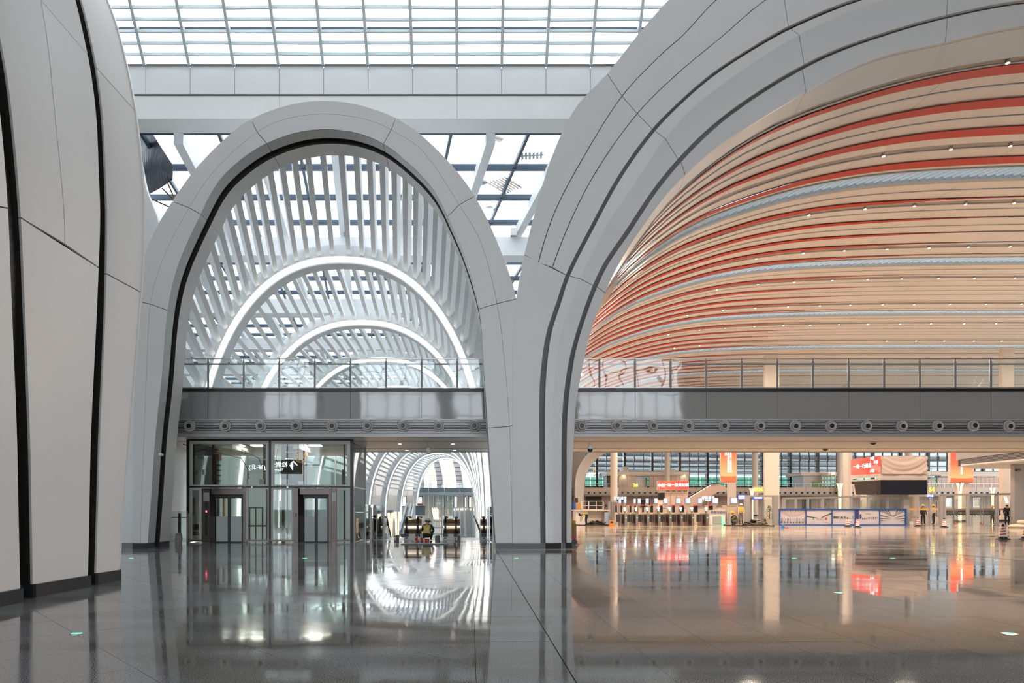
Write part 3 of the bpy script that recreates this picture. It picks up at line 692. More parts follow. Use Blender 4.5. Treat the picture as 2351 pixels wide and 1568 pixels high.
# backing shell above the panels, open at the louvres
bk = MB(); edges = [26.3]+[v for L in LV for v in (L-.78, L+.78)]+[126]
for a, b in zip(edges[::2], edges[1::2]):
    N = 70
    for yy0, yy1 in ((a, (a+b)/2), ((a+b)/2, b)):
        bk.loft([vp(SMAX*(i/N)**1.4, yy0, -.35) for i in range(N+1)], [vp(SMAX*(i/N)**1.4, yy1, -.35) for i in range(N+1)])
bk.obj('backing_shell', M_groove, hv)
M_lf = mat('louvre_frame_grey', (0.42, 0.46, 0.48), 0.5); M_ls = mat('louvre_slat_pale', (0.62, 0.67, 0.70), 0.5)
lst = MB()
for n, L in enumerate(LV):
    N = 60
    fs = [3+(SMAX-6)*(i/N)**1.3 for i in range(N+1)]
    MB().slab([vp(s, L+.40, .05) for s in fs], [vp(s, L+.78, .05) for s in fs], (0, 0, .3)).obj('louvre_frame', M_lf, hv)
    MB().slab([vp(s, L-.80, .03) for s in fs], [vp(s, L-.72, .03) for s in fs], (0, 0, .3)).obj('louvre_frame', M_lf, hv)
    s = 5.0
    while s < (62 if n < 2 else 80):
        a = vp(s, L+.40, -.10); b = vp(s+.85, L-.72, -.10); nn = vp(s+.5, L, 1)-vp(s+.5, L, 0)
        if n < 2 and s > 9 and s < 54: MB().beam(a, b, .10, .12, nn).obj('louvre_slat', M_ls, hv)
        else: lst.beam(a, b, .10, .12, nn)
        s += .47 if n < 3 else .65
lst.obj('far_louvre_slats', M_ls, hv, kind='stuff')
for L in LV: MB().loft([vp(3+(SMAX-6)*(i/60)**1.3, L-.8, -.36) for i in range(61)], [vp(3+(SMAX-6)*(i/60)**1.3, L+.8, -.36) for i in range(61)]).obj('louvre_glazing', M_roofblue, hv)
# spotlights in the light channels
def spot(px, py, Y, lab):
    x = (px-VX)*Y/F-vsh(Y); s = s_at_x(max(3.9, x)); c = vp(s, Y, .04)
    t = thing('ceiling_spotlight', lab, 'spotlight', c, 'spotlights of the striped vault')
    r = .085
    MB().lathe(c.x, c.y, [(r*.7, .16), (r, .12), (r, -.06), (r*.85, -.07)], 12, base=c.z).obj('housing', M_steel, t)
    MB().lathe(c.x, c.y, [(r*.8, -.072), (r*.5, -.085), (r*.1, -.09)], 10, base=c.z).obj('lens', M_warmlamp, t)
    return t
TR = {26.45: [2313], 33.3: [2028, 2183, 2320, 2470], 39.9: [1857, 1986, 2099, 2217, 2328], 46.8: [1736, 1844, 1938, 2037, 2133, 2223, 2319],
      53.25: [1645, 1740, 1823, 1910, 1992, 2070, 2155, 2237, 2330], 60.15: [1578, 1660, 1734, 1809, 1882, 1952, 2026, 2099, 2181, 2264, 2345],
      66.6: [1534, 1606, 1665, 1732, 1798, 1860, 1926, 1993, 2066, 2137, 2213, 2287], 73.5: [1548, 1606, 2036, 2103, 2168, 2236, 2300]}
RN = ['nearest the camera', 'second', 'third', 'fourth', 'fifth', 'sixth', 'seventh', 'eighth']
for r, (Y, xs) in enumerate(sorted(TR.items())):
    for i, px in enumerate(xs):
        spot(px, 0, Y, 'vault spotlight, %s from the arch in the %s light row' % ((ORD+['tenth', 'eleventh', 'twelfth'])[i], 'nearest' if r == 0 else RN[r]))
for k, (px, py, Y) in enumerate(((1336, 861, 40.2), (1327, 920, 39.6))):
    c = P(px, py, Y); t = thing('wall_spotlight', 'bright spotlight beside the grooved pier, %s one' % ('upper', 'lower')[k], 'spotlight', c)
    MB().lathe(c.x, c.z, [(.05, .1), (.09, .05), (.09, -.06)], 12, axis='y', base=c.y).obj('housing', M_steel, t)
    MB().lathe(c.x, c.z, [(.07, -.07), (.03, -.08)], 10, axis='y', base=c.y).obj('lens', M_warmlamp, t)
# ------------------------------------------------------------------ the gallery bridge
br = thing('gallery_bridge', 'grey gallery bridge with glossy fascia panels and a row of round air nozzles', 'bridge', (5, 28, 4.4))
BX0, BX1 = -15.5, 34.0; PITCH = 1.4615
def bz(py): return EYE+(VY-py)*28.0/F
x = bx(845, 28)-PITCH*.5-PITCH*14
MB().box(BX0, BX1, 28.12, 35.4, 4.42, 6.24).obj('deck_body', M_greyd, br)
i = 0
while x < BX1:
    if i % 2 == 0: MB().box(max(x, BX0)+.006, min(x+2*PITCH, BX1)-.006, 28.03, 28.12, bz(961), bz(899)).obj('fascia_panel', M_fascia, br)
    x += PITCH; i += 1
MB().box(BX0, BX1, 27.97, 28.2, bz(899), bz(891)).obj('deck_edge', M_black, br)
MB().box(BX0, BX1, 28.0, 28.12, bz(965), bz(961)).obj('trim_rail', M_grey, br)
MB().box(BX0, BX1, 27.99, 28.14, bz(1003), bz(995)).obj('trim_rail', M_grey, br)
MB().box(BX0, BX1, 28.0, 28.14, bz(999.6), bz(998.6)).obj('shadow_line', M_black, br)
MB().box(BX0, BX1, 28.11, 28.14, bz(995), bz(965)).obj('grille_back', M_black, br)
for j in range(8):
    z0 = bz(994.2-j*3.62); MB().box(BX0, BX1, 28.02, 28.10, z0, z0+.034).obj('grille_slat', M_grey, br)
cxs = [436+81.68*i for i in range(9)]+[1335+81.68*i for i in range(14)]
for px in cxs:
    c = P(px, 978.5, 28.0); rr = .235
    dv = random.uniform(-.02, .02); du = random.uniform(-.015, .015)
    nz = MB().lathe(c.x, c.z, [(rr, .02), (rr, -.05), (rr*.93, -.065), (rr*.72, -.045), (rr*.62, -.03)], 28, axis='y', base=c.y).obj('air_nozzle', M_nozz, br, smooth=False)
    MB().lathe(c.x+du, c.z+dv, [(rr*.62, -.02), (rr*.66, -.10), (rr*.56, -.15), (rr*.44, -.14)], 24, axis='y', base=c.y).obj('nozzle_ball', M_nozz, nz)
    MB().lathe(c.x+du, c.z+dv, [(rr*.42, -.138), (rr*.40, -.142)], 20, axis='y', base=c.y).obj('nozzle_mouth', M_black, nz)
# soffit planks
sy = [28.14, 30.0, 30.06, 33.75, 33.81, 35.42]
for a, b in ((28.16, 29.82), (30.05, 33.45), (33.80, 35.40)):
    x = BX0
    while x < BX1:
        MB().box(x+.004, min(x+5.8, BX1)-.004, a, b, 4.395, 4.415).obj('soffit_panel', M_cream, br); x += 5.8
MB().box(BX0, BX1, 35.40, 35.5, 4.36, 6.24).obj('rear_fascia', M_grey, br)
for px, py in ((2005, 1018), (1895, 1032)):
    Y = (4.34-EYE)*F/(VY-py); c = P(px, py, Y)
    t = thing('ceiling_speaker', 'small dark dome fixed under the gallery soffit, '+('left one' if px < 1950 else 'right one'), 'speaker', (c.x, Y, 4.36))
    MB().lathe(c.x, Y, [(.12, 0), (.12, -.03), (.08, -.07), (.02, -.09)], 16, base=4.36).obj('dome', M_greyd, t)
    MB().lathe(c.x, Y, [(.15, 0), (.15, -.015)], 20, base=4.36).obj('rim', M_grey, t)
# balustrade
M_post = mat('post_grey', (.24, .24, .25), .4)
bl = thing('glass_balustrade', 'clear glass balustrade with slim steel posts along the gallery edge', 'balustrade', (5, 28.1, 6.41))
posts = [478+81.68*i for i in range(-1, 8)]+[1376+81.68*i for i in range(0, 14)]
posts = [397+81.68*(-1)]+posts
posts += [1090+63, 1090+63+71]; posts.sort()
zb = bz(891)
for px in posts:
    x = bx(px, 28.1)
    MB().box(x-.035, x+.035, 28.07, 28.12, zb, bz(829)).box(x-.02, x+.02, 28.075, 28.11, bz(829), bz(822)).obj('post', M_post, bl)
    MB().box(x-.06, x+.06, 28.05, 28.14, zb, zb+.02).obj('foot_plate', M_steel, bl)
for a, b in zip(posts, posts[1:]):
    x0, x1 = bx(a, 28.1)+.05, bx(b, 28.1)-.05
    MB().box(x0, x1, 28.085, 28.10, zb+.06, bz(824)).obj('glass_pane', M_glassr, bl)
MB().box(BX0, BX1, 28.12, 28.17, bz(836), bz(832.5)).obj('handrail', M_post, bl)
MB().box(BX0, BX1, 28.08, 28.12, bz(823.4), bz(821.6)).obj('top_rail', M_steel, bl)
MB().box(BX0, BX1, 28.08, 28.11, zb+.03, zb+.06).obj('bottom_rail', M_steel, bl)
# ------------------------------------------------------------------ shell behind and beside the camera
M_wall = mat('hall_wall_grey', (0.50, 0.49, 0.48), 0.6)
wb = MB()
for i in range(7):
    x = -34+i*15; wb.prism([(x, 0), (x+5, 0), (x+2.2, 10), (x+1.0, 29), (x-1.5, 29), (x+.5, 10)], -28.6, -27)
wb.box(-40, 62, -28.4, -27.8, 20, 30).box(27, 62, -28.4, -27.8, 1, 20).box(-40, 62, -28.4, -27.8, 0, 1.2)  # solid right part of this unseen wall added to dim the near leg
wb.obj('wall_back', M_wall, kind='structure')
w2 = MB()
for i in range(48): w2.box(-40+i*2.1, -39.88+i*2.1, -28.3, -28.05, 1, 24)
for j in range(9): w2.box(-40, 62, -28.3, -28.1, 1+j*2.9, 1.15+j*2.9)
w2.obj('window_1', M_grey, kind='structure')
MB().add([(-40, -28.2, 1), (62, -28.2, 1), (62, -28.2, 25), (-40, -28.2, 25)], [(0, 1, 2, 3)]).obj('window_2', M_roofglass, kind='structure')
MB().box(-25.5, -25, -28, 31, 0, 29).obj('wall_left', M_wall, kind='structure')
MB().box(52, 52.5, -28, 24, 0, 29).obj('wall_right', M_wall, kind='structure')
MB().box(52.5, 125, 23.6, 24.1, 0, 29).obj('wall_front', M_wall, kind='structure')
# ------------------------------------------------------------------ glass lift under the gallery
M_fr = mat('pale_inner_frame', (0.62, 0.61, 0.58), 0.5)
M_dst = mat('dark_stainless', (0.16, 0.135, 0.125), 0.28, 0.9, var=0.06)
M_frost = mat('frosted_film', (0.50, 0.56, 0.53), 0.5, var=0.02)
M_brown = mat('rusty_brown_steel', (0.10, 0.055, 0.028), 0.5, 0.4, var=0.4, vscale=6)
M_orange = mat('orange_timber', (0.62, 0.33, 0.12), 0.5)
lift = thing('glass_lift', 'double glass lift enclosure in a black frame with two door pairs under the gallery', 'lift', (-8.5, 29, 0))
LY = 29.0
def pbx(name, px0, px1, py0, py1, Y, d, m, parent, **k): return MB().pbox(px0, px1, py0, py1, Y, d).obj(name, m, parent, **k)
for a, b in ((428, 434), (617.5, 622), (804, 811)): pbx('post', a, b, 1009, 1246, LY-.02, .14, M_black, lift)
for a, b in ((1009, 1012), (1116.5, 1119.5)): pbx('transom', 434, 804, a, b, LY-.01, .12, M_black, lift)
def frame(px0, px1, py0, py1, w, Y, d, m, parent, name='window_frame', wb=None):
    wb = w if wb is None else wb
    mb = MB().pbox(px0, px1, py0, py0+w, Y, d).pbox(px0, px1, py1-wb, py1, Y, d).pbox(px0, px0+w, py0+w, py1-wb, Y, d).pbox(px1-w, px1, py0+w, py1-wb, Y, d)
    return mb.obj(name, m, parent)
for a, b in ((434, 617), (622, 804)):
    f = frame(a, b, 1012, 1116, 7, LY+.01, .07, M_fr, lift, wb=3); pbx('pane', a+4, b-4, 1016, 1115, LY+.05, .02, M_glasslift, f)
for a, b, w in ((434, 463, 6), (565, 617, 3), (622, 673, 4), (773, 804, 6)):
    f = frame(a, b, 1120, 1243, w, LY+.01, .07, M_fr, lift, wb=2); pbx('pane', a+2, b-2, 1121, 1242, LY+.05, .02, M_glasslift, f)
pbx('steel_jamb', 463, 481, 1121, 1245, LY-.03, .18, M_dst, lift)
pbx('steel_jamb', 558, 564, 1121, 1245, LY-.03, .18, M_dst, lift); pbx('steel_jamb', 673, 684, 1121, 1245, LY-.03, .18, M_dst, lift)
pbx('steel_jamb', 755, 760, 1121, 1245, LY-.03, .18, M_dst, lift); pbx('steel_pillar', 761, 772, 1121, 1245, LY-.05, .16, M_dst, lift)
pbx('call_panel', 471, 476, 1152, 1230, LY-.05, .02, M_black, lift)
pbx('indicator', 472, 475, 1172, 1176, LY-.06, .01, emis('red_indicator', (1, .05, .12), 6), lift)
pbx('call_panel', 467, 480, 1131, 1151, LY-.05, .02, M_grey, lift); pbx('call_panel', 762, 771, 1131, 1151, LY-.07, .02, M_grey, lift)
pbx('call_button', 678.5, 680.5, 1177, 1187, LY-.05, .02, M_black, lift)
for a, b in ((481, 558), (684, 755)):
    pbx('header', a, b, 1121, 1135, LY+.10, .10, M_dst, lift); pbx('door_header', a+9, b, 1134, 1142, LY+.30, .10, M_black, lift)
    A = P(a, 1245, LY-.02); B = P(a+13, 1245, LY+.32); zt = P(a, 1121, LY).z
    MB().add([(A.x, A.y, 0), (B.x, B.y, 0), (B.x, B.y, zt), (A.x, A.y, zt), (A.x-.03, A.y, 0), (B.x-.03, B.y, 0), (B.x-.03, B.y, zt), (A.x-.03, A.y, zt)], [(0, 1, 2, 3), (7, 6, 5, 4), (0, 3, 7, 4), (1, 5, 6, 2), (3, 2, 6, 7), (0, 4, 5, 1)]).obj('reveal', M_dst, lift)
    mid = (a+13+b)/2
    for l, r in ((a+12, mid), (mid+.4, b)):
        d = frame(l, r, 1141, 1246, 3.2, LY+.36, .05, M_black, lift, 'door')
        pbx('door_glass', l+2, r-2, 1142, 1186, LY+.37, .015, M_glasslift, d); pbx('frosted_film', l+2, r-2, 1186, 1243, LY+.37, .02, M_frost, d)
    pbx('sill', a, b, 1244, 1246, LY-.02, .5, M_black, lift)
for a, b in ((436, 478), (562, 676), (756, 802)): pbx('foot_rail', a, b, 1239.5, 1241.5, LY-.10, .06, M_dst, lift)
for px in (578, 660): pbx('bracket', px-2, px+2, 1116, 1121, LY-.09, .08, M_steel, lift)
# sides and back of the enclosure
xr = bx(808, LY); xl = bx(431, LY); YB = 32.5; zt = 4.38; zm = P(0, 1118, LY).z
for x in (xr, xl):
    MB().box(x-.01, x+.01, LY+.12, YB, .02, zm-.03).obj('side_glass', M_glasslift, lift); MB().box(x-.01, x+.01, LY+.12, YB, zm+.03, zt-.05).obj('side_glass', M_glasslift, lift)
    MB().box(x-.03, x+.03, LY+.12, YB, zm-.03, zm+.03).box(x-.03, x+.03, LY+.12, YB, zt-.05, zt).obj('side_rail', M_steel, lift)
    MB().box(x-.05, x+.05, YB, YB+.1, 0, zt).obj('post', M_grey, lift)
for i in range(5):
    x = xl+(xr-xl)*i/5; MB().box(x+.03, x+(xr-xl)/5-.03, YB, YB+.02, .02, zt-.5).obj('back_glass', M_glasslift, lift)
    if i: MB().box(x-.03, x+.03, YB, YB+.08, 0, zt).obj('back_mullion', M_steel, lift)
MB().box(xl, xr, YB-.1, YB+.1, zt-.42, zt-.05).obj('back_beam', M_cream, lift)
MB().box(xl+1.5, xl+1.75, LY+.4, YB, zt-.35, zt-.05).box(xr-2.6, xr-2.35, LY+.4, YB, zt-.35, zt-.05).obj('ceiling_beam', M_cream, lift)
# machinery seen through the glass
mc = thing('lift_machinery', 'brown steel guide rails, cable wheels and counterweight inside the glass lift', 'machinery', (-7.5, 30.8, 0))
MB().pbox(487, 491, 1021, 1112, 30.6, .15).pbox(493, 497, 1048, 1112, 30.7, .12).obj('guide_rail', M_brown, mc)
for j in range(7): pbx('rail_bracket', 486, 503, 1030+j*12, 1033+j*12, 30.55, .25, M_brown if j % 2 else M_greyd, mc)
pbx('pulley_block', 494, 503, 1043, 1056, 30.5, .3, M_brown, mc)
pbx('timber_post', 442, 447, 1019, 1114, 31.2, .2, M_orange, mc); pbx('timber_post', 511, 514, 1142, 1186, 31.2, .2, M_orange, mc)
pbx('timber_step', 449, 464, 1220, 1229, 30.0, .4, M_orange, mc)
MB().pbox(604, 608, 1020, 1112, 30.3, .15).pbox(611, 615, 1020, 1240, 30.3, .12).obj('guide_rail', M_brown, mc)
for j in range(9): pbx('rail_bracket', 603, 616, 1024+j*10, 1027+j*10, 30.25, .2, M_orange if j % 3 == 0 else M_brown, mc)
pbx('counterweight_frame', 646, 652, 1020, 1240, 31.0, .2, M_brown, mc); pbx('counterweight_frame', 676, 682, 1020, 1240, 31.0, .2, M_brown, mc)
for j in range(6): pbx('counterweight', 652, 676, 1024+j*15, 1036+j*15, 31.0, .25, M_brown if j % 2 else M_greyd, mc)
pbx('motor_housing', 648, 686, 1062, 1102, 30.8, .5, M_greyd, mc)
c = P(690, 1047, 30.6)
w = MB().lathe(c.x, c.z, [(.30, 0), (.32, .02), (.32, .06), (.30, .08)], 28, axis='y', base=c.y).obj('cable_wheel', M_orange, mc)
for k in range(8):
    a = PI*k/4; MB().lathe(c.x+.2*math.cos(a), c.z+.2*math.sin(a), [(.035, -.01), (.03, -.03)], 8, axis='y', base=c.y).obj('wheel_bolt', M_greyd, w)
pbx('guide_rail', 684, 694, 1062, 1104, 30.7, .3, M_brown, mc)
MB().pbox(789, 792, 1020, 1240, 30.4, .1).pbox(785, 790, 1078, 1112, 30.4, .3).obj('guide_rail', M_brown, mc)
for a in (476, 600, 655): pbx('control_box', a-12 if a == 476 else a-5, a-7 if a == 476 else a+5, 1078 if a == 476 else 1100, 1090 if a == 476 else 1112, 30.2, .2, M_grey, mc)
for k in range(3):
    pts = [P(x, y, 30.4+.2*k) for x, y in ((640-k*110+30*0, 1020), (634-k*40, 1052), (640-k*36, 1075), (652-k*40, 1100))]
    MB().tube(pts, .018, 6).obj('cable', M_black, mc)
for c0 in ((538, 1021), (561, 1022), (728, 1022)):
    c = P(c0[0], c0[1], 30.0); MB().tube([c+Vector((.11*math.cos(a), 0, .1*math.sin(a))) for a in [PI+i*PI/8 for i in range(9)]], .012, 6).obj('lifting_hook', M_orange, mc)
MB().pbox(566, 612, 1206, 1209, 30.3, .8).pbox(571, 574, 1165, 1240, 30.3, .05).pbox(586, 588, 1165, 1240, 30.5, .05).pbox(601, 604, 1165, 1240, 30.3, .05).pbox(571, 604, 1164, 1167, 30.3, .05).obj('work_stand', M_greyd, mc)
MB().pbox(630, 633, 1150, 1240, 30.3, .05).pbox(641, 644, 1150, 1240, 30.3, .1).pbox(636, 671, 1211, 1224, 31.0, .2).obj('lower_frame', M_fr, mc)
for x in (-10.7, -9.8, -7.2):
    MB().box(x, x+.5, 30.4, 30.9, 4.25, 4.30).obj('ceiling_lamp', emis('shaft_lamp', (1, .97, .9), 6), mc)
for k_, (x, y, p_) in enumerate(((-10.4, 30.7, 35), (-7.0, 30.7, 35), (-3.2, 31.0, 55), (-.8, 31.0, 55), (-3.2, 34.4, 50), (-.8, 34.4, 50))):
    if k_ > 1:
        t = thing('downlight', 'round recessed downlight in the gallery soffit added to brighten the escalators, '+('front left', 'front right', 'rear left', 'rear right')[k_-2], 'lamp', (x, y, 4.39), 'added soffit downlights')  # small lamps added to brighten the dim escalator area
        MB().lathe(x, y, [(.11, 0), (.12, -.012), (.09, -.014)], 20, base=4.393).obj('rim', M_steel, t); MB().lathe(x, y, [(.085, -.012), (.08, -.017)], 16, base=4.393).obj('lens', emis('downlight_lens', (1, .82, .6), 7), t)
    if k_ < 2: area_light((x, y, 4.20), (0, 0, 0), 1.5, p_*.45, (1, .93, .82))  # area lights added to brighten the lift interior
# ------------------------------------------------------------------ guards beside the lift
def guard(label, pts, z, mpost, group=None, off=0):
    g = thing('glass_guard', label, 'guard rail', (pts[0][0], pts[0][1], 0), group)
    for (x0, y0), (x1, y1) in zip(pts, pts[1:]):
        MB().beam((x0, y0, z/2+.02), (x1, y1, z/2+.02), .02, z-.05).obj('glass_pane', M_glasslift, g)
    for x, y in pts: MB().box(x-.045, x+.045, y+.02, y+.10, 0, z*.93).obj('post', mpost, g)
    for (x0, y0), (x1, y1) in zip(pts, pts[1:]): MB().beam((x0, y0+.05, z*.80), (x1, y1+.05, z*.80), .03, .03).obj('rail', M_steel, g)
    return g
guard('tall clear glass guard with grey posts beside the lift', [(bx(814, 28.9), 28.9), (bx(838, 29.0), 29.0), (bx(851, 30.6), 30.6), (bx(863, 31.2), 31.2), (bx(880, 31.4), 31.4)], 1.62, M_grey)
guard('short glass guard between the white arch foot and the lift', [(bx(384, 28.6), 28.6), (bx(411, 28.6), 28.6), (bx(430, 28.6), 28.6)], 1.35, M_dst)
guard('glass guard with bright steel posts beside the central pier', [(bx(1122, 29.4), 31.5), (bx(1126, 29.4), 30.5), (bx(1133, 28), 28.4)], 1.55, M_steel)
o = MB(); a = P(402, 1248, 28.3)
q0 = [(0, 0, 0), (.33, -.05, 0), (.27, .14, .22), (.22, .2, .42), (.06, .22, .46), (-.06, .2, .40), (-.03, .1, .2)]
q0 = [Vector((a.x+u, 28.25+v, w)) for u, v, w in q0]; q1 = [p+Vector((.0, .012, .004)) for p in q0]
o.add(q0+q1, [(0, 1, 2, 6), (6, 2, 3, 4, 5), (9, 8, 7, 13), (12, 11, 10, 9, 13)]+[(i, 7+i, 7+(i+1) % 7, (i+1) % 7) for i in range(7)])
o.obj('cardboard_scrap', mat('stained_cardboard', (.42, .36, .33), .8, var=.4, vscale=9), label='stained cardboard leaning against the short glass guard', cat='cardboard')
# ------------------------------------------------------------------ escalators
M_bronze = mat('bronze_stainless', (0.62, 0.47, 0.33), 0.16, 1.0, var=0.05, bump=0.0)
M_rub = mat('black_handrail', (0.010, 0.009, 0.008), 0.4)
EY = 31.7
def newel(px0, px1, rails, label):
    x0, x1 = bx(px0, EY), bx(px1, EY)
    t = thing('escalator_newel', label, 'escalator', ((x0+x1)/2, EY, 0), 'escalator heads')
    n = 14; R = .38; prof = [(EY+.0+R-R*math.cos(a)*1.0, .58+R*math.sin(a)*1.06) for a in [-.9+(.9+PI/2)*i/n for i in range(n+1)]]
    prof = [(y-.0, z) for y, z in prof]; prof += [(EY+1.3, prof[-1][1]), (EY+1.3, .05), (EY+.25, .05)]
    MB().prismx(prof, x0+.02, x1-.02).obj('cowl', M_bronze, t)
    MB().bbox(x0, x1, EY+.02, EY+1.2, 0, .28, .015).obj('plinth', M_grey, t)
    for px in rails:
        x = bx(px, EY); pts = [(x, EY-.04+(R+.02)-(R+.04)*math.cos(a), .58+(R+.06)*math.sin(a)*1.04) for a in [-1.0+(1.0+PI/2)*i/16 for i in range(17)]]
        pts += [(x, EY+1.9, pts[-1][2]), (x, EY+2.6, pts[-1][2]-.12), (x, EY+3.4, pts[-1][2]-.55), (x, EY+17.5, pts[-1][2]-8.6)]
        mb = MB(); vs = [Vector(p) for p in pts]
        L = [p+Vector((-.045, 0, 0)) for p in vs]; Rr = [p+Vector((.045, 0, 0)) for p in vs]
        mb.slab(L, Rr, (0, .0, .035)).obj('handrail', M_rub, t)
        MB().box(x-.11, x+.11, EY-.02, EY+.05, .14, .30).obj('handrail_inlet', M_rub, t)
        MB().box(x-.05, x+.05, EY-.0, EY+.03, .05, .10).obj('socket', M_black, t)
        gp = [Vector((x, EY+.5, .3)), Vector((x, EY+1.9, .3)), Vector((x, EY+3.4, -.35)), Vector((x, EY+17.5, -8.5))]
        gq = [Vector((x, EY+.5, .95)), Vector((x, EY+1.9, .95)), Vector((x, EY+3.4, .40)), Vector((x, EY+17.5, -7.7))]
        MB().slab(gp, gq, (.012, 0, 0)).obj('glass_side', M_glasslift, t)
        MB().slab([p+Vector((-.05, 0, -.5)) for p in gp], [p+Vector((-.05, 0, .0)) for p in gp], (.12, 0, 0)).obj('skirt', M_steel, t)
    return t
newel(850, 881, (872,), 'bronze escalator head beside the glass guard, leftmost of four')
newel(927, 969, (933, 959), 'bronze escalator head beside the squatting worker')
newel(1017, 1057, (1022.5, 1047), 'bronze escalator head right of the squatting worker')
newel(1102, 1125, (1111,), 'bronze escalator head beside the central pier, rightmost of four')
M_step = mat('dark_step_metal', (0.05, 0.055, 0.06), 0.35, 0.8)
for k, (a, b) in enumerate(((882, 926), (971, 1015), (1058, 1101))):
    x0, x1 = bx(a, EY), bx(b, EY)
    t = thing('escalator', 'descending escalator flight between the '+('leftmost and second heads', 'second and third heads', 'third and rightmost heads')[k], 'escalator', ((x0+x1)/2, EY+.4, 0))
    MB().box(x0, x1, EY+.1, EY+1.9, -.1, .012).obj('comb_plate', M_steel, t)
    for j in range(30):
        y0 = EY+1.9+j*.42; z = -.02-j*.24; MB().box(x0+.03, x1-.03, y0, y0+.44, z-.28, z).obj('step', M_step, t)
    MB().beam(((x0+x1)/2, EY+1.6, -.9), ((x0+x1)/2, EY+15, -8.4), x1-x0, .4).obj('truss', M_grey, t)
# bins, red cloth, plate
for k, (px, lab) in enumerate(((910, 'small black bin with yellow lid between the two left escalator heads'), (1004, 'small black bin right of the squatting worker'), (1051, 'small black bin with white label before the third escalator head'))):
    c = P(px, 1243, 30.15); t = thing('black_bin', lab, 'bin', (c.x, c.y, 0), 'black bins by the escalators')
    MB().bbox(c.x-.10, c.x+.10, c.y, c.y+.2, 0, .25, .015).obj('body', M_black, t)
    MB().bbox(c.x-.02, c.x+.09, c.y+.02, c.y+.18, .25, .285, .01).obj('lid', mat('yellow_plastic', (.75, .45, .03), .4), t)
    if k != 1: MB().box(c.x-.075, c.x-.03, c.y-.004, c.y, .06, .2).obj('label', mat('white_plastic', (.75, .75, .73), .4), t)
def cloth(name, c, w, d, h, m, label, cat, n=16, seed=1):
    rnd = random.Random(seed); vs = []; fs = []
    for j in range(n+1):
        for i in range(n+1):
            u, v = i/n*2-1, j/n*2-1; r = math.hypot(u, v)
            z = h*max(0, 1-r*r*.8)*(.55+.45*math.sin(5*u+3*v+seed)*math.cos(4*v-2*u))+rnd.uniform(0, h*.22)*(r < 1.1)
            vs.append((c[0]+u*w/2*(1+.15*math.sin(3*v)), c[1]+v*d/2, c[2]+max(.004, z)))
    for j in range(n):
        for i in range(n): a = j*(n+1)+i; fs.append((a, a+1, a+n+2, a+n+1))
    o = MB().add(vs, fs).obj(name, m[0], label=label, cat=cat)
    me = o.data
    for mm in m[1:]: me.materials.append(mm)
    for p in me.polygons:
        if len(m) > 1: p.material_index = int((p.center.x-c[0])*9+(p.center.y)*3+50) % len(m)
    return o
M_redp = mat('red_plastic', (.62, .03, .02), .4); M_white = mat('white_cloth', (.72, .70, .66), .8)
c = P(960, 1243, 30.2); cloth('striped_cloth', (c.x+.05, c.y+.1, 0), .62, .35, .22, [M_white, M_redp], 'crumpled red and white sheet on the floor beside the squatting worker', 'sheet', seed=3)
c = P(978, 1236, 30.9); t = thing('tool_case', 'flat red tool case at the feet of the squatting worker', 'tool case', (c.x, c.y, 0))
MB().bbox(c.x-.2, c.x+.17, c.y-.35, c.y-.15, .0, .10, .02).obj('case', M_redp, t); MB().tube([(c.x-.05, c.y-.36, .05), (c.x-.05, c.y-.40, .06), (c.x+.05, c.y-.40, .06), (c.x+.05, c.y-.36, .05)], .008, 6).obj('handle', M_black, t)
c = P(976, 1249, 27.9); t = thing('floor_plate', 'thin grey sheet lying on the floor before the escalators', 'sheet', (c.x, 27.6, 0))
MB().box(c.x-.95, c.x+.95, 27.5, 28.2, .002, .02).obj('sheet', M_grey, t); MB().box(c.x-.95, c.x+.95, 27.47, 27.5, .002, .035).obj('edge_strip', M_black, t)
# cctv cameras hanging under the gallery
def dome(px, Y, wrapped, label):
    c = P(px, 1003, Y); s = 1
    t = thing('dome_camera', label, 'camera', (c.x, Y, 4.36))
    MB().lathe(c.x, Y, [(.07, 0), (.07, -.02), (.02, -.03), (.02, -.24), (.03, -.25)], 14, base=4.36).obj('stem', M_white if wrapped else M_clad2, t)
    MB().lathe(c.x, Y, [(.03, -.24), (.09, -.28), (.115, -.36), (.115, -.42)], 18, base=4.36).obj('hood', M_clad2, t)
    if wrapped:
        MB().lathe(c.x+.02, Y, [(.10, -.38), (.12, -.45), (.085, -.54), (.03, -.56)], 9, base=4.36).obj('plastic_bag', mat('milky_plastic', (.7, .7, .68), .3), t)
    else:
        MB().lathe(c.x, Y, [(.11, -.42), (.105, -.48), (.07, -.54), (.02, -.565)], 18, base=4.36).obj('lens_dome', M_black, t)
dome(1355, 28.4, False, 'white stemmed camera with black dome under the gallery beside the grooved pier')
dome(983, 29.6, True, 'camera wrapped in milky plastic under the gallery over the escalators')
c = P(1255, 1029, 24.75); MB().lathe(c.x, c.z, [(.05, .2), (.055, -.0), (.04, -.03), (.0, -.03)], 14, axis='y', base=c.y+.15).obj('wall_sensor', M_clad2, label='tiny round sensor on the grooved pier', cat='sensor')
c = P(367, 1043, 24.78); MB().lathe(c.x, c.z, [(.05, .2), (.055, -.0), (.04, -.03), (.0, -.03)], 14, axis='y', base=c.y).obj('wall_sensor', M_clad2, label='tiny round sensor on the left leg of the smaller arch', cat='sensor')
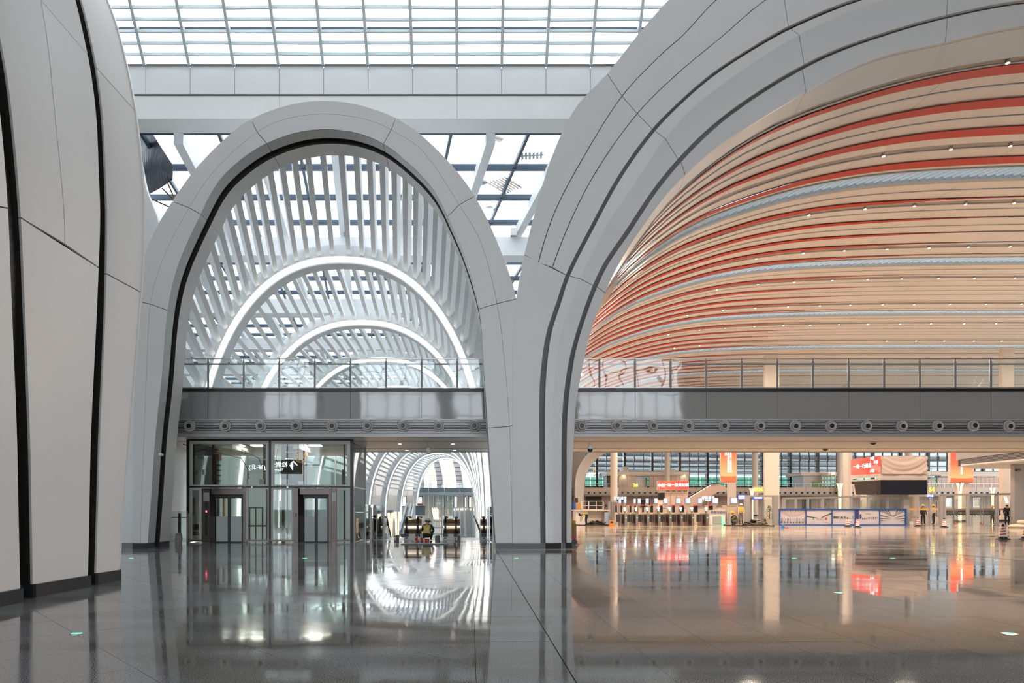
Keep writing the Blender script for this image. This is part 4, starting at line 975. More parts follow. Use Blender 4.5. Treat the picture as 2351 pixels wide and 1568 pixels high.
# dark tarp under the roof
vs = []; n = 10
cor = [P(300, 292, 34), P(345, 300, 33), P(397, 382, 33), P(397, 412, 33), P(341, 447, 33), P(300, 452, 34)]
A = [P(290, 296, 34), P(322, 300, 33.5), P(345, 303, 33), P(372, 342, 32.8), P(397, 380, 32.6)]
B = [P(290, 330, 35), P(320, 335, 34.2), P(335, 352, 33.6), P(365, 385, 33.2), P(396, 412, 32.8)]
C = [P(285, 480, 35), P(315, 470, 34.4), P(340, 448, 34), P(368, 432, 33.5), P(397, 412, 33)]
def sub(A, m=4):
    e = Edge.__new__(Edge); e.set(A); return e.seg(0, 1, 20)
tp = MB().slab(sub(A), sub(B), (0, .03, .02)); tp.slab(sub(B), sub(C), (0, .03, .02))
tp.obj('dark_tarp', mat('dark_blue_tarp', (.022, .030, .052), .35, var=.3, vscale=2, bump=.05, bscale=1.2), label='dark blue tarp sagging under the glass roof beside the near arch leg', cat='tarp')
for k, (q0, q1) in enumerate((((372, 432), (410, 470)), ((385, 420), (400, 455)), ((350, 458), (400, 480)))):
    MB().tube([P(*q0, 33.2), P(*q1, 33.4)], .035, 6).obj('scaffold_tube', M_brown, label='rusty scaffold tube below the dark tarp, '+('lowest at its tip', 'short steep one', 'longest flat one')[k], cat='tube', group='scaffold tubes by the tarp')
# illuminated direction sign behind the camera, seen mirrored in the lift glass
sg = thing('direction_sign', 'hanging black direction sign with glowing white arrow and number two, behind the viewpoint', 'sign', (-18.2, -5, 6))
M_signw = emis('sign_white', (.85, .93, 1.0), 15)
MB().box(-20.6, -15.6, -5.3, -5.1, 4.6, 5.9).obj('housing', M_black, sg)
text('lettering', '↑', M_signw, (-16.4, -5.08, 5.3), 1.25, sg, rot=(PI/2, 0, PI))
text('lettering', '检票处', M_signw, (-17.75, -5.08, 5.45), .55, sg, rot=(PI/2, 0, PI))
text('lettering', 'Tickets', M_signw, (-17.75, -5.08, 5.0), .28, sg, rot=(PI/2, 0, PI))
text('lettering', '2', M_signw, (-18.75, -5.08, 5.25), 1.1, sg, rot=(PI/2, 0, PI))
text('lettering', '(3F·北)', M_signw, (-19.75, -5.08, 5.2), .55, sg, rot=(PI/2, 0, PI))
for x in (-20.2, -16): MB().box(x, x+.06, -5.22, -5.16, 5.9, 20).obj('hanger', M_steel, sg)
# ------------------------------------------------------------------ lower hall and its far end
M_wcream = mat('cream_wall_panel', (0.60, 0.55, 0.49), 0.5, var=.03)
M_bluegl = mat('blue_grey_band', (0.13, 0.17, 0.20), 0.25)
M_cyanst = mat('blue_grey_steel', (0.28, 0.36, 0.39), 0.35, .3)
fe = thing('end_gallery', 'blue grey gallery closing the far end of the louvred vault', 'gallery', (-6, 139, 4))
def q(mb, a, b, c, d, Y, dep): return mb.pbox(a, b, c, d, Y, dep)
for i in range(4): pbx('fascia_panel', 948+i*36+.4, 984+i*36-.4, 1120, 1131, 141, .5, M_bluegl, fe)
pbx('lower_band', 948, 1092, 1131.4, 1137, 141, 4, M_cyanst, fe)
for i in range(8): pbx('rail_glass', 948+i*18, 965+i*18, 1109, 1119.5, 141, .05, M_glass, fe)
# curved end window
ew = thing('end_window', 'tall curved glazed end wall with dark blinds at the far end of the vault', 'window', (-5, 146, 5))
cols = [(940, 962, 0), (962, 980, 1), (980, 998, 0), (998, 1018, 1), (1018, 1030, 2), (1030, 1050, 0), (1050, 1066, 1), (1066, 1092, 0)]
M_blind = mat('grey_blind', (.33, .33, .34), .6); M_lit = mat('sunlit_screen', (.9, .75, .68), .6, emit=(1.0, .80, .74), es=1.15, var=0)  # sunlight on the pale panes put in as emission
for x0, x1, k in ((936, 950, 'lit'), (952, 972, 'bl'), (974, 990, 'w'), (991, 1003, 'lit'), (1004, 1017, 'bl'), (1018, 1026, 'w'), (1027, 1048, 'lit'), (1049, 1062, 'bl'), (1063, 1070, 'w'), (1071, 1094, 'lit')):
    def cv(px, dx): return [P(px-dx*((1125-y)/80)**2*14, y, 150) for y in range(1125, 1029, -8)]
    m = {'lit': M_lit, 'bl': M_blind, 'w': M_rib}[k]
    MB().slab(cv(x0, 1), cv(x1, 1), (0, .1 if k != 'w' else -.6, 0)).obj({'lit': 'lit_pane', 'bl': 'blind', 'w': 'rib'}[k], m, ew)
    if k != 'w':
        for y in range(1062, 1124, 10): MB().add([P(x0-14*((1125-y)/80)**2, y, 149.9), P(x1-14*((1125-y)/80)**2, y, 149.9), P(x1-14*((1125-y)/80)**2, y+1.0, 149.9), P(x0-14*((1125-y)/80)**2, y+1.0, 149.9)], [(0, 1, 2, 3)]).obj('glazing_bar', M_greyd if k == 'bl' else M_orange, ew)
MB().pbox(936, 1094, 1125, 1250, 150, .3).obj('sill_wall', M_wcream, ew)
MB().box(-34, 1.2, 151, 151.5, -8, 12).obj('wall_far', M_wcream, kind='structure')
# wall below the gallery with windows and columns
wl = thing('end_wall', 'cream panelled wall below the end gallery with windows and doors', 'wall panel', (-10, 140, 0))
x = 830.0
while x < 1088:
    pbx('wall_panel', x+.4, min(x+11, 1088)-.4, 1137, 1250, 144.5, .3, M_wcream, wl); x += 11
for a, b, c, d in ((922, 933, 1139, 1163), (958, 970, 1140, 1158), (1042, 1050, 1139, 1165), (1066, 1070, 1140, 1165), (1076, 1083, 1140, 1165)):
    w = frame(a, b, c, d, 1.2, 144.2, .2, M_greyd, wl); pbx('pane', a+1, b-1, c+1, d-1, 144.3, .05, emis('daylit_window', (.85, .93, 1.0), .9), w)
pbx('railing', 858, 886, 1161, 1172, 120, .1, M_glass, wl); pbx('landing', 848, 900, 1171, 1180, 121, 3, M_bluegl, wl)
pbx('landing', 954, 976, 1161, 1183, 122, 3, M_bluegl, wl); pbx('red_flowers', 958, 970, 1156, 1159, 121.5, .4, M_redp, wl)
# glazed lift shaft
ls = thing('far_lift_shaft', 'blue grey lattice glazed lift shaft below the end gallery', 'lift', (-7, 128, -8))
for i, px in enumerate((990, 1001, 1014.5, 1017, 1029, 1041)):
    if i in (0, 2, 5): pbx('column', px-.8, px+.8, 1137, 1262, 128, .4, M_cyanst, ls)
for k, y in enumerate((1138, 1151, 1166, 1181, 1196, 1211, 1226)):
    pbx('crossbar', 990, 1041, y, y+1.3, 127.9, .3, M_cyanst, ls)
    for a, b in ((991, 1001.5), (1002.5, 1013.5), (1015.5, 1027.5), (1028.5, 1040)): pbx('pane', a, b, y+1.4, y+13.5, 128.1, .05, M_glasslift, ls)
for a, b in ((998, 1010), (1022, 1034)):
    pbx('lift_door', a, b, 1153, 1165, 130, .3, M_cream, ls); pbx('lift_car', a-1, b+1, 1196, 1209, 130, 1.5, M_cream, ls); pbx('guide_rail', a-2, a-.6, 1137, 1260, 129.5, .3, M_greyd, ls)
for i in range(8):
    pts = [P(992+i*1.6, 1165+(i % 3)*2, 126), P(993+i*1.9, 1172, 126), P(995+i*1.5, 1183, 126.3), P(996+i*1.6, 1192, 126)]
    MB().tube(pts, .05, 5).obj('lamp_reflector', emis('torch_glow', (1.0, .62, .30), 3.0), ls)
# far escalators
eb = thing('far_escalator_bank', 'bank of dark escalators climbing beneath the right end of the far gallery', 'escalator', (-1.5, 100, -4))
for k, (a, b, c0, d0) in enumerate(((1048, 1053, 1046, 1052), (1058, 1063, 1058, 1066), (1068, 1082, 1071, 1085))):
    A = [P(a, 1170, 112), P(c0, 1237, 86)]; B = [P(b, 1170, 112), P(d0, 1237, 86)]
    MB().slab(A, B, (0, 0, -.4)).obj('steps', M_step, eb)
for px, p2 in ((1045.5, 1043), (1055.5, 1055), (1065.5, 1068.5), (1084, 1088)):
    MB().beam(P(px, 1168, 112), P(p2, 1237, 86), .35, .5).obj('balustrade', M_cyanst, eb); c = P(px, 1170, 112)
    MB().lathe(c.x, c.z, [(.3, 0), (.3, -.2), (.1, -.3)], 10, axis='y', base=c.y).obj('rail_lamp', emis('rail_glow', (1.0, .75, .45), 5), eb)
e2 = thing('far_escalator', 'blue grey escalator climbing leftwards of the lattice lift shaft', 'escalator', (-13, 80, -3))
for (a, y0, b, y1, w) in ((934, 1160, 917, 1225, .3), (944, 1160, 931, 1225, .3), (951, 1161, 940, 1205, .25)):
    MB().beam(P(a, y0, 110), P(b, y1, 84), w, .7).obj('balustrade', M_cyanst, e2)
MB().slab([P(936, 1163, 110), P(920, 1226, 84)], [P(943, 1163, 110), P(929, 1226, 84)], (0, 0, -.4)).obj('steps', M_step, e2)
# glowing tulip lamp columns
def tulip(px, ytop, ybot, Y, label, z0=None, group=None, w=1.0):
    t0, b0 = P(px, ytop, Y), P(px, ybot, Y); zb = b0.z if z0 is None else z0
    t = thing('lamp_column', label, 'lamp', (t0.x, Y, zb), group); H = t0.z-zb
    M = emis('warm_lamp_tube', (1.0, .58, .27), 2.4)
    for k in range(6):
        a = 2*PI*k/6+.3; r0, r1 = .11*w, .36*w
        pts = [(t0.x+r*math.cos(a), Y+r*math.sin(a), zb+H*f) for r, f in ((r0, .04), (r0, .45), (r0*1.15, .75), (r0*1.7, .9), (r1, 1.0))]
        MB().tube(pts, .045*w, 6).obj('glowing_tube', M, t)
    MB().lathe(t0.x, Y, [(.14*w, 0), (.14*w, .04*H), (.06*w, .05*H), (.05*w, .97*H)], 12, base=zb).obj('core', M_bronze, t)
    return t
for k, (px, yt, Y) in enumerate(((897, 1177, 62), (912, 1175, 60), (866, 1180, 64), (853, 1186, 58), (824, 1184, 56))):
    tulip(px, yt, 1300, Y, 'glowing tulip lamp column rising from the lower hall, %s from the second escalator head leftwards' % ('second', 'first', 'third', 'fourth', 'fifth')[k], z0=-8.0, group='lower hall lamp columns', w=.8)
# ------------------------------------------------------------------ far end of the big hall
M_pink = mat('warm_wall_panel', (0.56, 0.42, 0.35), 0.45, var=.03); M_cream2 = mat('cream_column', (0.64, 0.57, 0.50), 0.5, var=.02)
M_gold = mat('warm_band', (0.52, 0.43, 0.36), 0.3, var=.02)
M_kiosk = mat('cream_kiosk', (0.62, 0.54, 0.46), 0.4)
YW = 126.0
win = MB().pbox(1318, 2700, 1116, 1119, YW, .6).obj('window_3', M_black, kind='structure')
k = 0
for i in range(33):
    px = 1371+63.5*(i-1)
    if px > 2600: break
    pbx('mullion', px-2.4, px+2.4, 1000, 1119, YW-.2, 1.0, M_black, win)
    for j in (1, 2): pbx('slim_mullion', px+21.2*j-.6, px+21.2*j+.6, 1000, 1119, YW, .3, M_black, win)
for y in (1047, 1058.5, 1071, 1082, 1102, 1112): pbx('transom', 1300, 2700, y-.7, y+.7, YW-.02, .4, M_black, win)
for i in range(52): pbx('slim_mullion', 1318+i*21.2+10, 1318+i*21.2+12, 1047.7, 1057.8, YW-.05, .3, M_black, win)
M_farglass = glass('far_window_glass', (.80, .84, .86), .8)
for i in range(50):
    x0 = 1307.5+i*21.17
    for a, b in ((1012, 1047), (1059, 1082), (1083, 1116)): pbx('pane', x0+.7, x0+20.4, a, b, YW+.1, .04, M_farglass, win)
MB().pbox(1290, 2720, 985, 1046, YW-.5, .4).obj('wall_far', M_cream2, kind='structure') if False else None
MB().box(26, 126, YW-.4, YW+.1, 13.6, 20.5).box(3.8, P(1342, 0, YW).x, YW-.6, YW-.2, 0, 20.5).box(P(1342, 0, YW).x, 26, YW-.4, YW+.1, 11.7, 20.5).obj('wall_far', M_cream2, kind='structure')
# outside: station canopies, green hoarding, ground
M_can = mat('grey_canopy', (0.13, 0.135, 0.14), .6); M_can2 = mat('dark_canopy_slat', (0.05, 0.055, 0.06), .6); M_canl = mat('pale_canopy_edge', (.30, .32, .33), .5)
for k, (ya, yb, dip) in enumerate(((975, 1040, 14), (1036, 1054, 20), (1052, 1068, 22), (1066, 1079, 20), (1080, 1090, 16))):
    t = thing('outdoor_canopy', 'long sloping grey platform canopy beyond the far window, '+('topmost of five', 'second from the top', 'third from the top', 'fourth from the top', 'lowest of five')[k], 'canopy', (60, 150+k*12, 10), 'platform canopies outside')
    Y = 150+k*12
    pts = [P(px, 0, Y).x for px in (1300, 2700)]
    a = P(1340, ya-6, Y); b = P(2650, ya+dip, Y); a2 = P(1340, yb-6, Y); b2 = P(2650, yb+dip, Y)
    MB().slab([a, b], [a2, b2], (0, 2, .3)).obj('fascia', M_can, t)
    MB().beam(a2+Vector((0, -.3, 0)), b2+Vector((0, -.3, 0)), .4, .5).obj('edge_rail', M_canl, t)
    st = MB()
    for i in range(170):
        f = i/170; p = a.lerp(b, f); p2 = a2.lerp(b2, f); h = (p-p2)
        st.beam(p2+h*.12+Vector((0, -.25, 0)), p2+h*.45+Vector((.9, -.25, 0)), .42, .12, (0, 1, 0))
    st.obj('dark_slats', M_can2, t, kind='stuff')
gf = thing('green_hoarding', 'green construction hoarding outside beyond the far window', 'hoarding', (60, 170, 3))
M_grn = mat('green_netting', (.10, .42, .28), .7, var=.15)
for i in range(48): pbx('hoarding_sheet', 1300+i*28+.5, 1328+i*28-.5, 1095, 1119, 172, .2, M_grn, gf)
MB().box(14, 260, 127, 400, .5, 2.5).obj('ground', mat('pale_concrete', (.40, .39, .37), .8), kind='structure')
cr = thing('tower_crane', 'yellow crane mast outside beyond the left end of the far window', 'crane', (P(1366, 0, 190).x, 190, 3)); M_yel = mat('yellow_paint', (.75, .42, .04), .5)
for px in (1363, 1369): pbx('mast_leg', px-.4, px+.4, 1062, 1163, 190, .4, M_yel, cr)
for j in range(9): MB().beam(P(1363, 1122-j*7, 190), P(1369, 1115-j*7, 190), .3, .3).obj('mast_brace', M_yel, cr)
# end arch at the left of the far window
ea = thing('end_arch', 'cream curved arch leg left of the far window', 'arch', (19, 112, 0))
OU = [(1321, 1240), (1320, 1175), (1320, 1119), (1322, 1095), (1328, 1073), (1338, 1055), (1352, 1040), (1372, 1025), (1400, 1012), (1480, 990), (1600, 975)]
IN = [(1340, 1240), (1340, 1175), (1341, 1119), (1345, 1095), (1354, 1074), (1367, 1056), (1384, 1044), (1405, 1035), (1440, 1026), (1520, 1010), (1620, 998)]
for k in range(4):
    f0, f1 = k/4, (k+1)/4
    A = [(o[0]+(i[0]-o[0])*f0, o[1]+(i[1]-o[1])*f0) for o, i in zip(OU, IN)]; B = [(o[0]+(i[0]-o[0])*f1, o[1]+(i[1]-o[1])*f1) for o, i in zip(OU, IN)]
    ea_ = Edge(A, 112+k*.8); eb_ = Edge(B, 112.4+k*.8)
    MB().slab(ea_.seg(0, 1, 40), eb_.seg(0, 1, 40), (0, .8, 0)).obj('cladding_panel', M_cream2, ea)
MB().slab(Edge(IN, 115.6).seg(0, 1, 40), Edge(IN, 122).seg(0, 1, 40), (-.2, 0, 0)).obj('soffit_panel', M_cream2, ea)
# mezzanine
YM = 118.0
mz = thing('mezzanine', 'warm grey mezzanine band with small round nozzles across the far hall', 'gallery', (60, YM, 4))
i = 0; x = 1318
while x < 2420:
    pbx('fascia_panel', x+.3, x+27.7, 1119.3, 1129, YM, .3, M_gold, mz); x += 28
pbx('deck', 1318, 2420, 1119, 1137.5, YM+.4, 8, M_gold, mz); pbx('nozzle_band', 1318, 2420, 1129.4, 1134.5, YM+.1, .3, M_greyd if False else M_grey, mz)
for i in range(80):
    px = 1326+i*12.9
    if px > 2360: break
    c = P(px, 1131.5, YM); MB().lathe(c.x, c.z, [(.16, .1), (.16, -.06), (.09, -.1)], 10, axis='y', base=c.y).obj('nozzle', M_black, mz)
pbx('handrail', 1318, 2420, 1110.2, 1110.9, YM+.2, .05, M_steel, mz)
for i in range(62): pbx('rail_post', 1322+i*18, 1322.6+i*18, 1111, 1119, YM+.2, .05, M_steel, mz)
lw = thing('lower_wall', 'pinkish panelled wall under the mezzanine', 'wall panel', (60, 125, 0))
x = 1318
while x < 2420:
    pbx('wall_panel', x+.25, x+10.75, 1137, 1184, YM+4, .2, M_pink, lw); x += 11
for a, b, y in ((1470, 1492, 1148), (1345, 1382, 1140), (1842, 1850, 1146), (1856, 1862, 1146), (2290, 2312, 1140)): pbx('doorway', a, b, y, 1184, YM+3.9, .1, M_greyd, lw)
# upper pavilion
up_ = thing('upper_pavilion', 'low cream pavilion on the mezzanine with a recess and pink panels', 'kiosk', (P(1485, 0, 119).x, 120, 5))
MB().pbox(1393, 1582, 1082.5, 1092, 119, 8).obj('roof_band', M_kiosk, up_)
x = 1420
for i in range(16):
    if 1454 <= x < 1484: x += 10; continue
    pbx('wall_panel', x+.25, x+9.9, 1092, 1119, 119.4, .3, M_pink if x > 1484 else M_gold, up_); x += 10.1
pbx('dark_side', 1393, 1420, 1092, 1119, 120.5, 3, M_greyd, up_)
MB().pbox(1456, 1486, 1097, 1119, 121, .2).obj('recess', M_steel, up_); pbx('roof_box', 1431, 1443, 1071, 1082.5, 121, 3, M_kiosk, up_); pbx('roof_box', 1528, 1550, 1077, 1082.5, 121, 3, M_kiosk, up_)
for px in (1433, 1572): pbx('lamp', px-1, px+1, 1092.5, 1094, 118.9, .1, M_warmlamp, up_)
M_yelglow = emis('yellow_digits', (1.0, .95, .05), 3)
text('number_sign', '2#', M_yelglow, P(1459, 1114, 117.5), .75, up_)
pk = thing('side_kiosk', 'shop front with steel framework on the mezzanine between column and picture kiosk', 'kiosk', (P(1890, 0, 119).x, 120, 5))
pbx('roof_band', 1840, 1940, 1084, 1092, 119.6, 6, M_kiosk, pk); pbx('wall', 1844, 1886, 1092, 1119, 120, 4, M_grey, pk)
pbx('menu_board', 1867, 1883, 1105, 1117, 119.8, .1, emis('menu_glow', (.10, .14, .06), .8), pk)
for px in (1887, 1893, 1900, 1908, 1918, 1926): pbx('frame_post', px, px+1.2, 1086, 1119, 119, .3, M_cream2, pk)
for y in (1089, 1098, 1108): pbx('frame_rail', 1887, 1927, y, y+1, 119, .3, M_cream2, pk)
pbx('work_lamp', 1911, 1916, 1085, 1089, 118.8, .2, emis('work_light', (1, .85, .5), 8), pk)
p3 = thing('coffee_kiosk', 'cafe front with a dark name board on the mezzanine right of the picture kiosk', 'kiosk', (P(2150, 0, 119).x, 120, 5))
pbx('roof_band', 2128, 2161, 1082, 1092, 119, 5, M_cream2, p3); pbx('roof_band', 2161, 2310, 1083, 1094, 119.6, 5, M_kiosk, p3)
pbx('name_board', 2130, 2160, 1092.5, 1096.5, 118.9, .2, M_black, p3); text('lettering', 'COFFEE', emis('pale_letter', (.9, .9, .85), 1.2), P(2138, 1094.6, 118.8), .32, p3)
for i in range(16): pbx('wall_panel', 2152+i*10+.3, 2162+i*10-.3, 1096, 1119, 120, .3, M_gold if i < 4 else M_pink, p3)
pbx('shelf', 2131, 2147, 1098, 1119, 120, .5, M_kiosk, p3)
# columns
def column(px0, px1, ytop, Y, label, sq=False, name='column'):
    a = P(px0, ytop, Y); b = P(px1, ytop, Y); cx = (a.x+b.x)/2; r = (b.x-a.x)/2
    t = thing(name, label, 'column', (cx, Y+r, 0))
    if sq:
        MB().bbox(a.x+.15, b.x, Y, Y+.5, .0, 18, .06).obj('shaft', M_cream2, t); MB().box(a.x+.12, b.x+.03, Y-.03, Y+.53, 0, .25).obj('base', M_base, t)
    else:
        MB().lathe(cx, Y+r, [(r, 0), (r, 18)], 32).obj('shaft', M_cream2, t, smooth=False); MB().lathe(cx, Y+r, [(r*1.05, 0), (r*1.05, .25), (r, .27)], 32).obj('base', M_base, t)
    return t
column(1403, 1419.5, 1000, 92, 'round cream column left of the turnstiles')
column(1528, 1539.5, 1000, 117, 'slim round cream column rising behind the upper pavilion roof')
column(1730, 1743, 1000, 116, 'slim round column just left of the square column')
column(1753.5, 1790, 1000, 74, 'tall square cream column beside the picture barrier', True)
column(1941, 1961, 1000, 92, 'round cream column left of the hanging picture kiosk')
column(1925, 1936, 1000, 117, 'slim far column partly hidden by the round column near the picture kiosk')
column(2084, 2100, 1000, 117, 'slim far column above the cloth-covered screen')
column(2297, 2329, 1045, 70, 'square cream column at the right under the slanted gallery', True)
# diagonal stair
ds = thing('mezzanine_escalator', 'closed cream escalator slanting up to the mezzanine', 'escalator', (P(1640, 0, 104).x, 104, 0))
MB().add([P(*p, 104) for p in ((1578, 1146), (1634, 1112), (1652, 1111), (1668, 1119), (1668, 1129), (1648, 1129), (1604, 1160), (1578, 1160))]+[P(*p, 105.4) for p in ((1578, 1146), (1634, 1112), (1652, 1111), (1668, 1119), (1668, 1129), (1648, 1129), (1604, 1160), (1578, 1160))],
         [tuple(range(8)), tuple(range(15, 7, -1))]+[(i, 8+i, 8+(i+1) % 8, (i+1) % 8) for i in range(8)]).obj('truss_casing', M_pink, ds)
MB().beam(P(1580, 1142, 103.8), P(1632, 1111, 103.8), .1, .12).beam(P(1632, 1111, 103.8), P(1652, 1109, 103.8), .1, .12).obj('handrail', M_rub, ds)
MB().beam(P(1580, 1144, 103.9), P(1632, 1113, 103.9), .06, .06).obj('light_line', emis('warm_line', (1, .75, .5), 2), ds)
# ------------------------------------------------------------------ red banner towers
def banner(px0, px1, py0, py1, Y, label, side=5, cols=3):
    t = thing('banner_lightbox', label, 'lightbox', (P((px0+px1)/2, 0, Y).x, Y, P(0, py1, Y).z))
    MB().pbox(px0-.6, px1+.6, py0-.5, py1+1, Y, .4).obj('frame', M_cream2, t)
    n = 7
    ramp = [(1.0, .10, .045), (1.0, .12, .05), (1.0, .16, .07), (1.0, .22, .10), (1.0, .33, .14), (1.0, .47, .20), (1.0, .55, .27)]
    m = bpy.data.materials.new('banner_print'); m.use_nodes = True; nn = m.node_tree.nodes; ll = m.node_tree.links
    b = nn['Principled BSDF']; b.inputs['Base Color'].default_value = (.3, .05, .03, 1); tcn = nn.new('ShaderNodeTexCoord'); sp_ = nn.new('ShaderNodeSeparateXYZ'); r = nn.new('ShaderNodeValToRGB')
    ll.new(tcn.outputs['Generated'], sp_.inputs[0]); ll.new(sp_.outputs[2], r.inputs[0]); e = r.color_ramp.elements
    e[0].position = 0; e[0].color = (1, .07, .03, 1); e[1].position = 1; e[1].color = (1, .06, .035, 1)
    for ppos, cc in ((.10, (1, .13, .05, 1)), (.13, (1, .42, .17, 1)), (.3, (1, .32, .12, 1)), (.6, (1, .12, .05, 1))):
        q_ = e.new(ppos); q_.color = cc
    ll.new(r.outputs[0], b.inputs['Emission Color']); b.inputs['Emission Strength'].default_value = 1.0
    MB().pbox(px0, px1, py0, py1, Y-.06, .05).obj('print_panel', m, t)
    a = P(px1, py0, Y); bb = P(px1, py1, Y); MB().box(a.x+.05, a.x+.11, Y+.02, Y+.36, bb.z, a.z).obj('print_panel', m, t)
    W_ = emis('white_print', (1, .95, .9), 2.2); w = px1-px0
    for c_ in range(cols):
        px = px0+w*(.30+.17*c_); y0 = py0+(2 if c_ == 0 else 1); y1 = py0+(py1-py0)*(.33 if c_ == 0 else .82)
        s = (.26, .27, .27)[c_]*Y/88; txt = ('热烈祝贺开通一路平安', '新时代铁路服务旅客美好出行平安有序热烈祝贺开通运营', '安全第一优质服务畅通人民群众回家的路新时代铁路美好出行')[c_ % 3]
        if py0 < 1010: y0 = 1037
        nch = max(2, int((y1-y0)*Y/F/(s*1.0)))
        y1 = y0+min(nch, len(txt))*s*F/Y; c0 = P(px, (y0+y1)/2, Y); text('lettering', '\n'.join(txt[:nch]), W_, (c0.x, Y-.09, c0.z), s, t)
    xa, xb = P(px0, 0, Y).x, P(px1, 0, Y).x; zz = P(0, py1-(py1-py0)*.10, Y).z; h_ = (P(0, py0, Y).z-P(0, py1, Y).z)
    poly = [(xa, P(0, py1, Y).z+.02)]+[(xa+(xb-xa)*i/12, zz+h_*.025*math.cos(i*PI/6)) for i in range(13)]+[(xb, P(0, py1, Y).z+.02)]
    MB().prism(poly, Y-.085, Y-.065).obj('wave_print', emis('orange_wave', (1, .13, .05), .95), t)
    return t
banner(1655.5, 1689.5, 1000, 1106, 88, 'tall glowing red banner box above the turnstiles')
t = thing('banner_tower', 'pale tapering tower that carries the tall red banner box', 'tower', (P(1673, 0, 88.2).x, 89, 0))
MB().add([P(*p, 88.1) for p in ((1657, 1107), (1692, 1107), (1690, 1111), (1691, 1190), (1670, 1190), (1669, 1111))]+[P(*p, 88.5) for p in ((1657, 1107), (1692, 1107), (1690, 1111), (1691, 1190), (1670, 1190), (1669, 1111))],
         [tuple(range(6)), tuple(range(11, 5, -1))]+[(i, 6+i, 6+(i+1) % 6, (i+1) % 6) for i in range(6)]).obj('tower_body', M_cream2, t)
MB().pbox(1669.5, 1691.5, 1186, 1192, 88, .6).obj('base', M_base, t)
banner(2183, 2233, 1036, 1106, 72, 'glowing red and orange banner box at the right beneath the slanted gallery', cols=2)
t = thing('banner_tower', 'pale tower with a round arch relief carrying the right orange banner box', 'tower', (P(2212, 0, 72).x, 73, 0))
MB().pbox(2199, 2225, 1107, 1198, 72.2, .5).obj('tower_body', M_cream2, t); MB().pbox(2185, 2234, 1106.5, 1109, 72.1, .6).obj('collar', M_cream2, t); MB().pbox(2198.5, 2225.5, 1194, 1199, 72.1, .7).obj('base', M_base, t)
# small red sign block over the counters
rb = thing('red_sign_kiosk', 'glowing red sign block over a cream panelled service kiosk behind the turnstiles', 'kiosk', (P(1545, 0, 76).x, 77, 0))
def redmat(name, a, b, es=1.5):
    m = bpy.data.materials.new(name); m.use_nodes = True; nn = m.node_tree.nodes; ll = m.node_tree.links; bs = nn['Principled BSDF']; bs.inputs['Base Color'].default_value = (.3, .05, .03, 1)
    tcn = nn.new('ShaderNodeTexCoord'); sx = nn.new('ShaderNodeSeparateXYZ'); no = nn.new('ShaderNodeTexNoise'); no.inputs['Scale'].default_value = .6; ad = nn.new('ShaderNodeMath'); ad.operation = 'ADD'
    r = nn.new('ShaderNodeValToRGB'); r.color_ramp.elements[0].position = .55; r.color_ramp.elements[0].color = (*a, 1); r.color_ramp.elements[1].position = 1.25 if False else 1; r.color_ramp.elements[1].color = (*b, 1)
    ll.new(tcn.outputs['Generated'], sx.inputs[0]); ll.new(tcn.outputs['Object'], no.inputs[0]); ll.new(sx.outputs[0], ad.inputs[0]); ll.new(no.outputs[0], ad.inputs[1]); ll.new(ad.outputs[0], r.inputs[0])
    ll.new(r.outputs[0], bs.inputs['Emission Color']); bs.inputs['Emission Strength'].default_value = es; return m
M_redled = redmat('red_led', (1, .13, .09), (1, .045, .035), .85)
MB().pbox(1509.5, 1580.5, 1103.5, 1126, 76, .4).obj('sign_body', M_kiosk, rb)
MB().pbox(1511, 1525.5, 1104.5, 1123.5, 75.9, .08).obj('led_panel', M_redled, rb); MB().pbox(1526, 1580, 1104, 1124, 75.9, .08).obj('led_panel', M_redled, rb)
W_ = emis('white_print', (1, .95, .9), 2.6)
text('lettering', '中国', W_, P(1518, 1115, 75.8), .42, rb); text('lettering', '一站一景美如画', W_, P(1553, 1114, 75.8), .40, rb)
MB().pbox(1513, 1580, 1126, 1131, 76.2, .4).obj('soffit_band', M_cream2, rb)
for i in range(4):
    MB().add([P(1527+i*13.4, 1131, 76.3), P(1539.6+i*13.4, 1131, 76.3), P(1539.2+i*13, 1160, 76.6), P(1527+i*13, 1160, 76.6), P(1527+i*13.4, 1131, 76.5), P(1539.6+i*13.4, 1131, 76.5), P(1539.2+i*13, 1160, 76.8), P(1527+i*13, 1160, 76.8)], [(3, 2, 1, 0), (4, 5, 6, 7), (0, 1, 5, 4), (2, 3, 7, 6), (1, 2, 6, 5), (3, 0, 4, 7)]).obj('back_panel', M_pink, rb)
    MB().pbox(1530+i*13.2, 1538+i*13.2, 1126.8, 1128, 76.1, .1).obj('vent', M_greyd, rb)
MB().pbox(1512, 1524, 1132, 1147, 76.2, .3).obj('dark_screen', M_black, rb); MB().pbox(1511, 1525, 1147, 1196, 76.3, 1.2).obj('pedestal', M_kiosk, rb)
